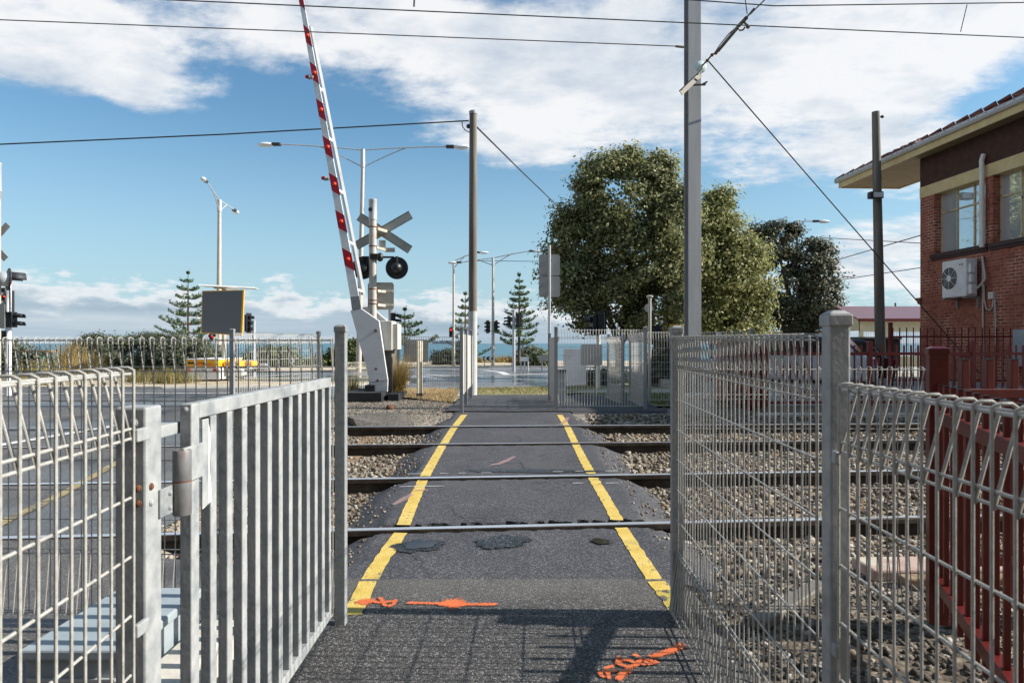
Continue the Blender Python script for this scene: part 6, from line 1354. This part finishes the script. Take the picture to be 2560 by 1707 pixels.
def shrub(lab, blobs, clumps, per, spread, size, mat, name='shrub', cat='shrub', group=None):
    b = blobs[0]; r = root(name, (b[0], b[1], gz(b[1])), lab, cat, group)
    P, N = crown_points(blobs, clumps, per, spread); k = P[:, 2] > -1.2; V, Fq = leaf_quads(P[k], N[k], size); npmesh('foliage', V, Fq, mat, r)
    mb = MB(); mb.tube([(b[0], b[1], gz(b[1]) - .1), (b[0] + .1, b[1], b[2])], .06, 6, .02); mb.build('stem', M['bark'], r); return r
shrub('long dense grey green hedge behind the left mesh fence, below the pine', pxblob([(260, 880, 70, 40), (350, 882, 85, 44), (430, 882, 80, 44), (500, 890, 50, 38), (540, 902, 28, 22), (235, 868, 36, 26)], 32), 380, 260, .20, .052, M['leafD'], 'hedge', 'hedge')
shrub('olive coastal scrub at the far left beyond the road', pxblob([(10, 890, 45, 32), (60, 905, 40, 22), (-60, 890, 60, 40), (90, 893, 24, 16)], 30), 110, 110, .26, .08, M['leafD'])
shrub('round green bush behind the slanting fence right of the trailer', pxblob([(690, 893, 45, 24), (640, 902, 26, 16), (725, 905, 26, 14)], 47), 70, 130, .32, .11, M['leafE'])
shrub('low green bushes along the shore behind the gate latch post', pxblob([(790, 905, 32, 11), (850, 895, 30, 20), (890, 880, 20, 26), (905, 900, 20, 18)], 48), 80, 130, .32, .11, M['leafE'])
shrub('thin grey seaside shrub left of the timber pole', pxblob([(1105, 898, 22, 14), (1150, 893, 22, 20), (1120, 890, 10, 12)], 52), 40, 110, .3, .11, M['leafD'])
shrub('silvery round bush at the foot of the taller pine', pxblob([(1328, 890, 24, 20), (1345, 897, 26, 14), (1308, 897, 16, 14)], 50), 60, 130, .32, .11, M['leafD'])
shrub('dark rounded shrub behind the right gate post', pxblob([(1672, 900, 36, 52), (1690, 880, 30, 40), (1645, 930, 22, 30)], 20), 80, 150, .18, .06, M['leafC'])
shrub('low dark ground plants behind the far right pen', pxblob([(1500, 945, 36, 12), (1475, 950, 24, 8), (1530, 938, 20, 16)], 21), 40, 120, .14, .05, M['leafC'])

def blades(P, h, spread, w, droop=.35, lean=None):
    """tapered grass blades: 3-section ribbons rooted at P"""
    n = len(P); a = rng.uniform(0, 2 * PI, n); H = h * rng.uniform(.55, 1.15, n); s = np.abs(rng.normal(0, spread, n)); dx, dy = np.cos(a) * s, np.sin(a) * s
    if lean is not None: dx += lean[0]; dy += lean[1]
    wx, wy = -np.sin(a) * w, np.cos(a) * w; R = []
    for t in (0, .45, .8, 1.0):
        cx_ = P[:, 0] + dx * H * (t + droop * t * t); cy_ = P[:, 1] + dy * H * (t + droop * t * t); cz_ = P[:, 2] + H * (t - droop * .45 * t * t * np.minimum(1.6, s + .4)); k = (1 - t * .92)
        R += [np.stack([cx_ - wx * k, cy_ - wy * k, cz_], 1), np.stack([cx_ + wx * k, cy_ + wy * k, cz_], 1)]
    V = np.stack(R, 1).reshape(-1, 3); f = np.array([[0, 1, 3, 2], [2, 3, 5, 4], [4, 5, 7, 6]]); Fq = (f[None] + (np.arange(n) * 8)[:, None, None]).reshape(-1, 4); return V, Fq
M['tuss'] = leafmat('golden_tussock_blade', [(0, (.16, .10, .025)), (.4, (.32, .22, .07)), (.75, (.48, .36, .15)), (1, (.58, .47, .25))], .6, .3)
M['tussg'] = leafmat('olive_tussock_blade', [(0, (.10, .10, .03)), (.5, (.24, .2, .07)), (1, (.44, .36, .16))], .6, .3)
M['grass'] = leafmat('green_grass_blade', [(0, (.05, .085, .015)), (.5, (.10, .15, .03)), (1, (.22, .24, .08))], .6, .3)
M['strawb'] = leafmat('straw_blade', [(0, (.28, .19, .09)), (.5, (.46, .34, .18)), (1, (.62, .5, .31))], .7, .2)
def tussock(lab, px, py, Y, n, h, spread, mat='tuss', rad=.14, w=.006, lean=None, group='tussock grasses beside the roads'):
    b = at(px, py, Y); b.z = max(b.z, gz(Y) - .1); P = np.stack([b.x + rng.normal(0, rad, n), Y + rng.normal(0, rad, n), np.full(n, b.z)], 1)
    V, Fq = blades(P, h, spread, w, lean=lean); o = npmesh('tussock_grass', V, Fq, M[mat]); return tag(o, lab, 'grass', group)
tussock('golden tussock growing beside the boom gate footing', 993, 984, 14.6, 900, .82, .30, rad=.06, lean=(.16, 0), w=.004)
tussock('narrow straw coloured tuft behind the rear cover of the boom gate', 983, 960, 15.4, 300, 1.0, .10, rad=.06, w=.004)
tussock('tall golden tussock against the left end of the hedge', 180, 925, 27, 700, 1.15, .45, rad=.22, w=.012)
tussock('low golden tussock below the hedge at left', 215, 935, 25, 500, .8, .4, rad=.3, w=.010)
tussock('small tuft on the verge left of the trailer', 345, 955, 21.5, 350, .45, .35, 'tussg', .22, .008)
tussock('wider olive tuft on the verge beside the trailer jack', 425, 958, 21.5, 600, .55, .35, 'tussg', .35, .008)
tussock('straw tuft by the left picnic table', 115, 925, 26, 220, .5, .4, 'tussg', .5, .010)
tussock('green and straw tuft in the lower left verge', 90, 965, 20, 600, .45, .4, 'tussg', .5, .008)
tussock('green tuft at the left verge edge', 20, 968, 19.6, 500, .4, .4, 'tussg', .5, .008)
tussock('brown tussock right of the double armed lamp', 1258, 906, 50, 400, .6, .5, 'tuss', .5, .02)
tussock('second brown tussock left of the taller pine', 1285, 906, 50, 300, .55, .5, 'tuss', .35, .02)
tussock('brown tussock left of the chevron sign', 1195, 906, 51, 350, .55, .5, 'tussg', .5, .02)
tussock('reedy tuft at the fence foot behind the boom gate', 880, 985, 14.9, 250, .5, .2, 'tussg', .1, .005)
def patch(name, lab, poly, n, h, mat, w=.004, sp=.5):
    xs_, ys_ = [p[0] for p in poly], [p[1] for p in poly]; P = []
    def ins(x, y):
        c = False; j = len(poly) - 1
        for i in range(len(poly)):
            if (poly[i][1] > y) != (poly[j][1] > y) and x < (poly[j][0] - poly[i][0]) * (y - poly[i][1]) / (poly[j][1] - poly[i][1]) + poly[i][0]: c = not c
            j = i
        return c
    while len(P) < n:
        x, y = random.uniform(min(xs_), max(xs_)), random.uniform(min(ys_), max(ys_))
        if ins(x, y): P.append((x, y, gz(y) + .005))
    V, Fq = blades(np.array(P), h, sp, w); return tag(npmesh(name, V, Fq, M[mat]), lab, 'grass', kind='stuff')
patch('dry_grass', 'dry straw coloured grass at the end of the gravel left of the path', [(-3.2, 17.6), (-3.2, 16.6), (-2.6, 15.2), (-2.2, 14.3), (-1.15, 13.1), (-1.15, 16), (-2.0, 17.6)], 6000, .09, 'strawb', .004, .9)
patch('grass', 'short green grass between the path end and the road', [(-1.8, 17.9), (-1.2, 15.9), (-1.0, 15.2), (.5, 15.05), (1.3, 15.4), (2.4, 17.4), (2.3, 20.6), (1.2, 19.3), (-1.4, 18.3)], 4500, .07, 'grass', .005, .7)
patch('dry_grass', 'straw coloured blades mixed into the short grass at the path end', [(-1.8, 17.9), (-1.2, 15.9), (-1.0, 15.2), (.5, 15.05), (1.3, 15.4), (2.4, 17.4), (2.3, 20.6), (1.2, 19.3), (-1.4, 18.3)], 6500, .06, 'strawb', .005, .8)
patch('grass', 'green lawn behind the far right pen and the mast', [(2.3, 14.4), (2.6, 12.6), (4.0, 12.6), (9, 13.5), (9, 15.6), (1.5, 15.2)], 12000, .08, 'grass', .005, .7)
patch('verge_grass', 'sparse dry grass over the sandy verge', [(-14, 18.4), (-9.4, 18.8), (-6, 19.9), (-4.6, 21.5), (-3.8, 24.5), (-6, 26), (-14, 26)], 5000, .10, 'strawb', .006, .8)
patch('beach_grass', 'dry dune grass along the shore edge', [(-30, 35), (-14, 35), (-8, 42), (-6, 52), (6, 52), (6, 60), (-30, 60)], 3000, .14, 'strawb', .012, .6)
P = np.stack([rng.uniform(-1.32, -1.0, 60), rng.uniform(4, 11, 60), np.zeros(60)], 1)

# picnic table
tY = 29.0; r = root('picnic_table', (at(95, 0, tY).x, tY, gz(tY)), 'weathered picnic table with green legs among the dry grass at far left', 'table')
a, b = at(56, 880, tY), at(136, 876, tY); mb = MB(); mb.box(a.x, b.x, tY - .35, tY + .35, a.z, b.z); mb.build('tabletop', M['sleeper'], r)
for sy in (-.75, .65): mb = MB(); mb.box(a.x + .1, b.x - .1, tY + sy, tY + sy + .25, at(0, 901, tY).z, at(0, 898, tY).z); mb.build('bench_seat', M['sleeper'], r)
gm = pm('faded_green_paint', [(.3, (.06, .14, .10)), (.7, (.1, .2, .15))], 5, .7)
for px in (60, 118):
    mb = MB(); q = at(px, 0, tY).x; mb.beam((q, tY - .6, gz(tY)), (q, tY - .2, a.z), .1, .07); mb.beam((q, tY + .6, gz(tY)), (q, tY + .2, a.z), .1, .07); mb.build('leg', gm, r)

# ship on the horizon
sY_ = 9000.0
def shp(px, py): return at(px, py, sY_)
r = root('container_ship', (shp(1114, 858).x, sY_, -7.2), 'long pale container ship on the sea horizon left of the timber pole', 'ship')
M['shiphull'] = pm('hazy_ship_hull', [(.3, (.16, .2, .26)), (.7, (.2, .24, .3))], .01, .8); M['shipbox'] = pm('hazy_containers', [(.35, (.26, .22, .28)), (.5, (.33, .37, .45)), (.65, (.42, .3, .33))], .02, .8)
mb = MB(); mb.prism([(shp(1078, 0).x, sY_, shp(0, 854.5).z), (shp(1152, 0).x, sY_, shp(0, 854.5).z), (shp(1148, 0).x, sY_, -7.3), (shp(1082, 0).x, sY_, -7.3)], (0, 45, 0)); mb.build('hull', M['shiphull'], r)
mb = MB()
for i, (x0_, x1_, y_) in enumerate(((1080, 1085, 851), (1086, 1095, 851.5), (1097, 1104, 851), (1104.5, 1109, 850), (1110, 1121, 851.5), (1122, 1130, 851), (1131, 1140, 852), (1141, 1149, 851.5))): mb.box(shp(x0_, 0).x, shp(x1_, 0).x, sY_ + 5, sY_ + 40, shp(0, 854.4).z, shp(0, y_).z)
mb.build('containers', M['shipbox'], r)

# cars in the station yard behind the maroon fence
def car(lab, x, y, rz, col, L=4.4, W=1.75, H=1.45, van=False):
    m = pm('car_paint_' + ''.join(w_[0] for w_ in lab.split()[:3]), [(.3, col), (.7, tuple(min(1, c_ * 1.15 + .004) for c_ in col))], 3, .25, .2, spec=.7)
    z = gz(y) ; r = root('car', (x, y, z), lab, 'car', 'cars parked in the station yard', rz)
    if van: body = [(-L / 2, .3), (-L / 2, H * .95), (-L / 2 + .1, H), (L * .22, H), (L * .34, H * .62), (L / 2 - .05, H * .52), (L / 2, .35)]; win = [(-L * .1, H * .62), (-L * .1, H * .92), (L * .20, H * .92), (L * .30, H * .62)]
    else: body = [(-L / 2, .28), (-L / 2 + .02, .85), (-L / 2 + .35, .92), (-L * .33, H * .95), (-L * .2, H), (L * .06, H), (L * .20, .93), (L / 2 - .15, .78), (L / 2, .6), (L / 2, .28)]; win = [(-L * .36, .93), (-L * .29, H * .94), (-L * .2, H * .96), (L * .05, H * .96), (L * .165, .93)]
    mb = MB(); mb.prism([(a_, -W / 2, b_) for a_, b_ in body], (0, W, 0)); mb.build('body', m, r, local=True, bevel=.07)
    mb = MB(); mb.prism([(a_, -W / 2 - .006, b_) for a_, b_ in win], (0, W + .012, 0)); mb.build('side_window', M['glassy'], r, local=True)
    if not van:
        mb = MB(); mb.prism([(L * .072, -W * .42, H * .94), (L * .19, -W * .45, .95), (L * .205, -W * .45, .955), (L * .085, -W * .42, H * .96)], (0, W * .86, 0)); mb.build('windscreen', M['glassy'], r, local=True)
        mb = MB(); mb.prism([(-L * .345, -W * .42, H * .9), (-L * .42, -W * .45, .94), (-L * .43, -W * .45, .95), (-L * .35, -W * .42, H * .92)], (0, W * .86, 0)); mb.build('rear_window', M['glassy'], r, local=True)
    for sx in (-.3, .3):
        for sy in (-1, 1):
            mb = MB(); rad = .31; c_ = (L * sx, sy * (W / 2 - .08), rad); mb.lathe(c_, [(rad * .6, -.1), (rad, -.09), (rad, .09), (rad * .6, .1)], 20, (0, 1, 0)); w_ = mb.build('wheel', M['tyre'], r, local=True, smooth=True); mb = MB(); mb.lathe(c_, [(rad * .2, -.105), (rad * .6, -.1), (rad * .6, .1), (rad * .2, .105)], 14, (0, 1, 0)); mb.build('rim', M['lampgrey'], w_, local=True, smooth=True)
    for sy in (-1, 1):
        mb = MB(); mb.box(-L / 2 - .012, -L / 2 + .1, sy * W * .40 - .12, sy * W * .40 + .12, .68, .84); mb.build('tail_light', M['lens_red'], r, local=True)
        mb = MB(); mb.box(L / 2 - .12, L / 2 + .012, sy * W * .38 - .14, sy * W * .38 + .14, .58, .70); mb.build('headlight', M['lampglass'], r, local=True)
    return r
car('silver hatchback parked behind the maroon platform fence', 7.4, 18.5, 2.6, (.5, .52, .54))
car('black car parked right of the silver hatchback, seen through the mesh', 9.35, 21.4, 2.9, (.01, .011, .012))
car('white car farther back beside the dark tree', 9.6, 26, 3.0, (.7, .7, .7))
car('cream van parked under the dark tree', 16.0, 40.0, 3.05, (.6, .57, .45), 4.8, 1.9, 2.3, True)
r = root('dumpster', (12.1, 23.0, 0), 'black rectangular waste bin behind the maroon fence in front of the cream shelter', 'bin')
a, b = at(2150, 0, 23).x, at(2240, 0, 23).x; zt_b = at(0, 842, 23).z
mb = MB(); mb.box(a, b, 22.7, 23.6, .42, zt_b - .09); mb.build('body', M['black'], r, bevel=.05)
mb = MB(); mb.box(a - .03, b + .03, 22.66, 23.64, zt_b - .089, zt_b); mb.build('lid', M['dark'], r, bevel=.03)
for x in (a + .12, b - .12): mb = MB(); mb.lathe((x, 22.85, .36), [(.05, -.03), (.09, -.025), (.09, .025), (.05, .03)], 14, (1, 0, 0)); mb.build('wheel', M['tyre'], r, smooth=True)
car('white car seen through the shelter windows', 24.5, 40, 2.9, (.72, .73, .75))

# things on the ground at right and lower left
r = root('signal_cabinet', (at(1748, 0, 11.6).x, 11.6, gz(11.6)), 'low white louvred cabinet at the foot of the grey mast', 'cabinet')
a, b = at(1716, 1020, 11.4), at(1780, 984, 11.4); mb = MB(); mb.box(a.x, b.x, 11.4, 11.75, gz(11.4) - .05, b.z); bx = mb.build('body', M['lampgrey'], r, bevel=.01)
for k in range(7): mb = MB(); z = a.z + .03 + (b.z - a.z - .05) * k / 7; mb.box(a.x + .02, b.x - .02, 11.385, 11.405, z, z + .014); mb.build('louvre', M['white'], bx)
o = MB(); c = (3.05, 4.12); o.rbox(c, 1.9, .26, -.05, .022, .02); o = o.build('concrete_slab', M['pinkcon'], bevel=.015); tag(o, 'long pinkish concrete slab lying by the near rail behind the red post', 'slab')
o = MB(); o.beam(at(2052, 1462, 3.88), at(1893, 1560, 3.30), .09, .05); o = o.build('steel_bar', M['steelbr'], bevel=.008); tag(o, 'dark brown flat steel bar slanting from the concrete slab to the ground', 'bar')
o = MB(); o.rbox((3.1, 3.93), 1.75, .09, -.06, .008, .02); tag(o.build('timber_board', M['sleeper'], bevel=.01), 'narrow grey timber board along the front of the pinkish slab', 'board')
tag(stones('rock', [(1.47, 2.98, .0)], .085, M['ballast'], None, kind='thing'), 'pale angular rock on the soil right of the big near post', 'rock')
r = root('service_cabinet', (-1.5, 2.6, 0), 'low blue grey metal cabinet on the ground at lower left behind the mesh', 'cabinet')
mb = MB(); mb.box(-1.66, -1.33, 2.33, 2.90, .13, .262); mb.build('body', M['cabinet'], r, bevel=.006)
mb = MB(); mb.box(-1.675, -1.315, 2.315, 2.915, .262, .30); mb.build('lid', M['cabinet'], r, bevel=.008)
mb = MB(); mb.box(-1.65, -1.35, 2.318, 2.329, .19, .20); mb.build('front_rail', M['lampgrey'], r)
mb = MB(); mb.box(-1.70, -1.18, 2.36, 2.96, -.05, .129); mb.box(-1.31, -1.15, 2.30, 2.9, .13, .17); mb.build('concrete_base', M['palecon'], r, bevel=.01)
o = MB(); o.sph((-2.5, 5, 0), .001, 4)
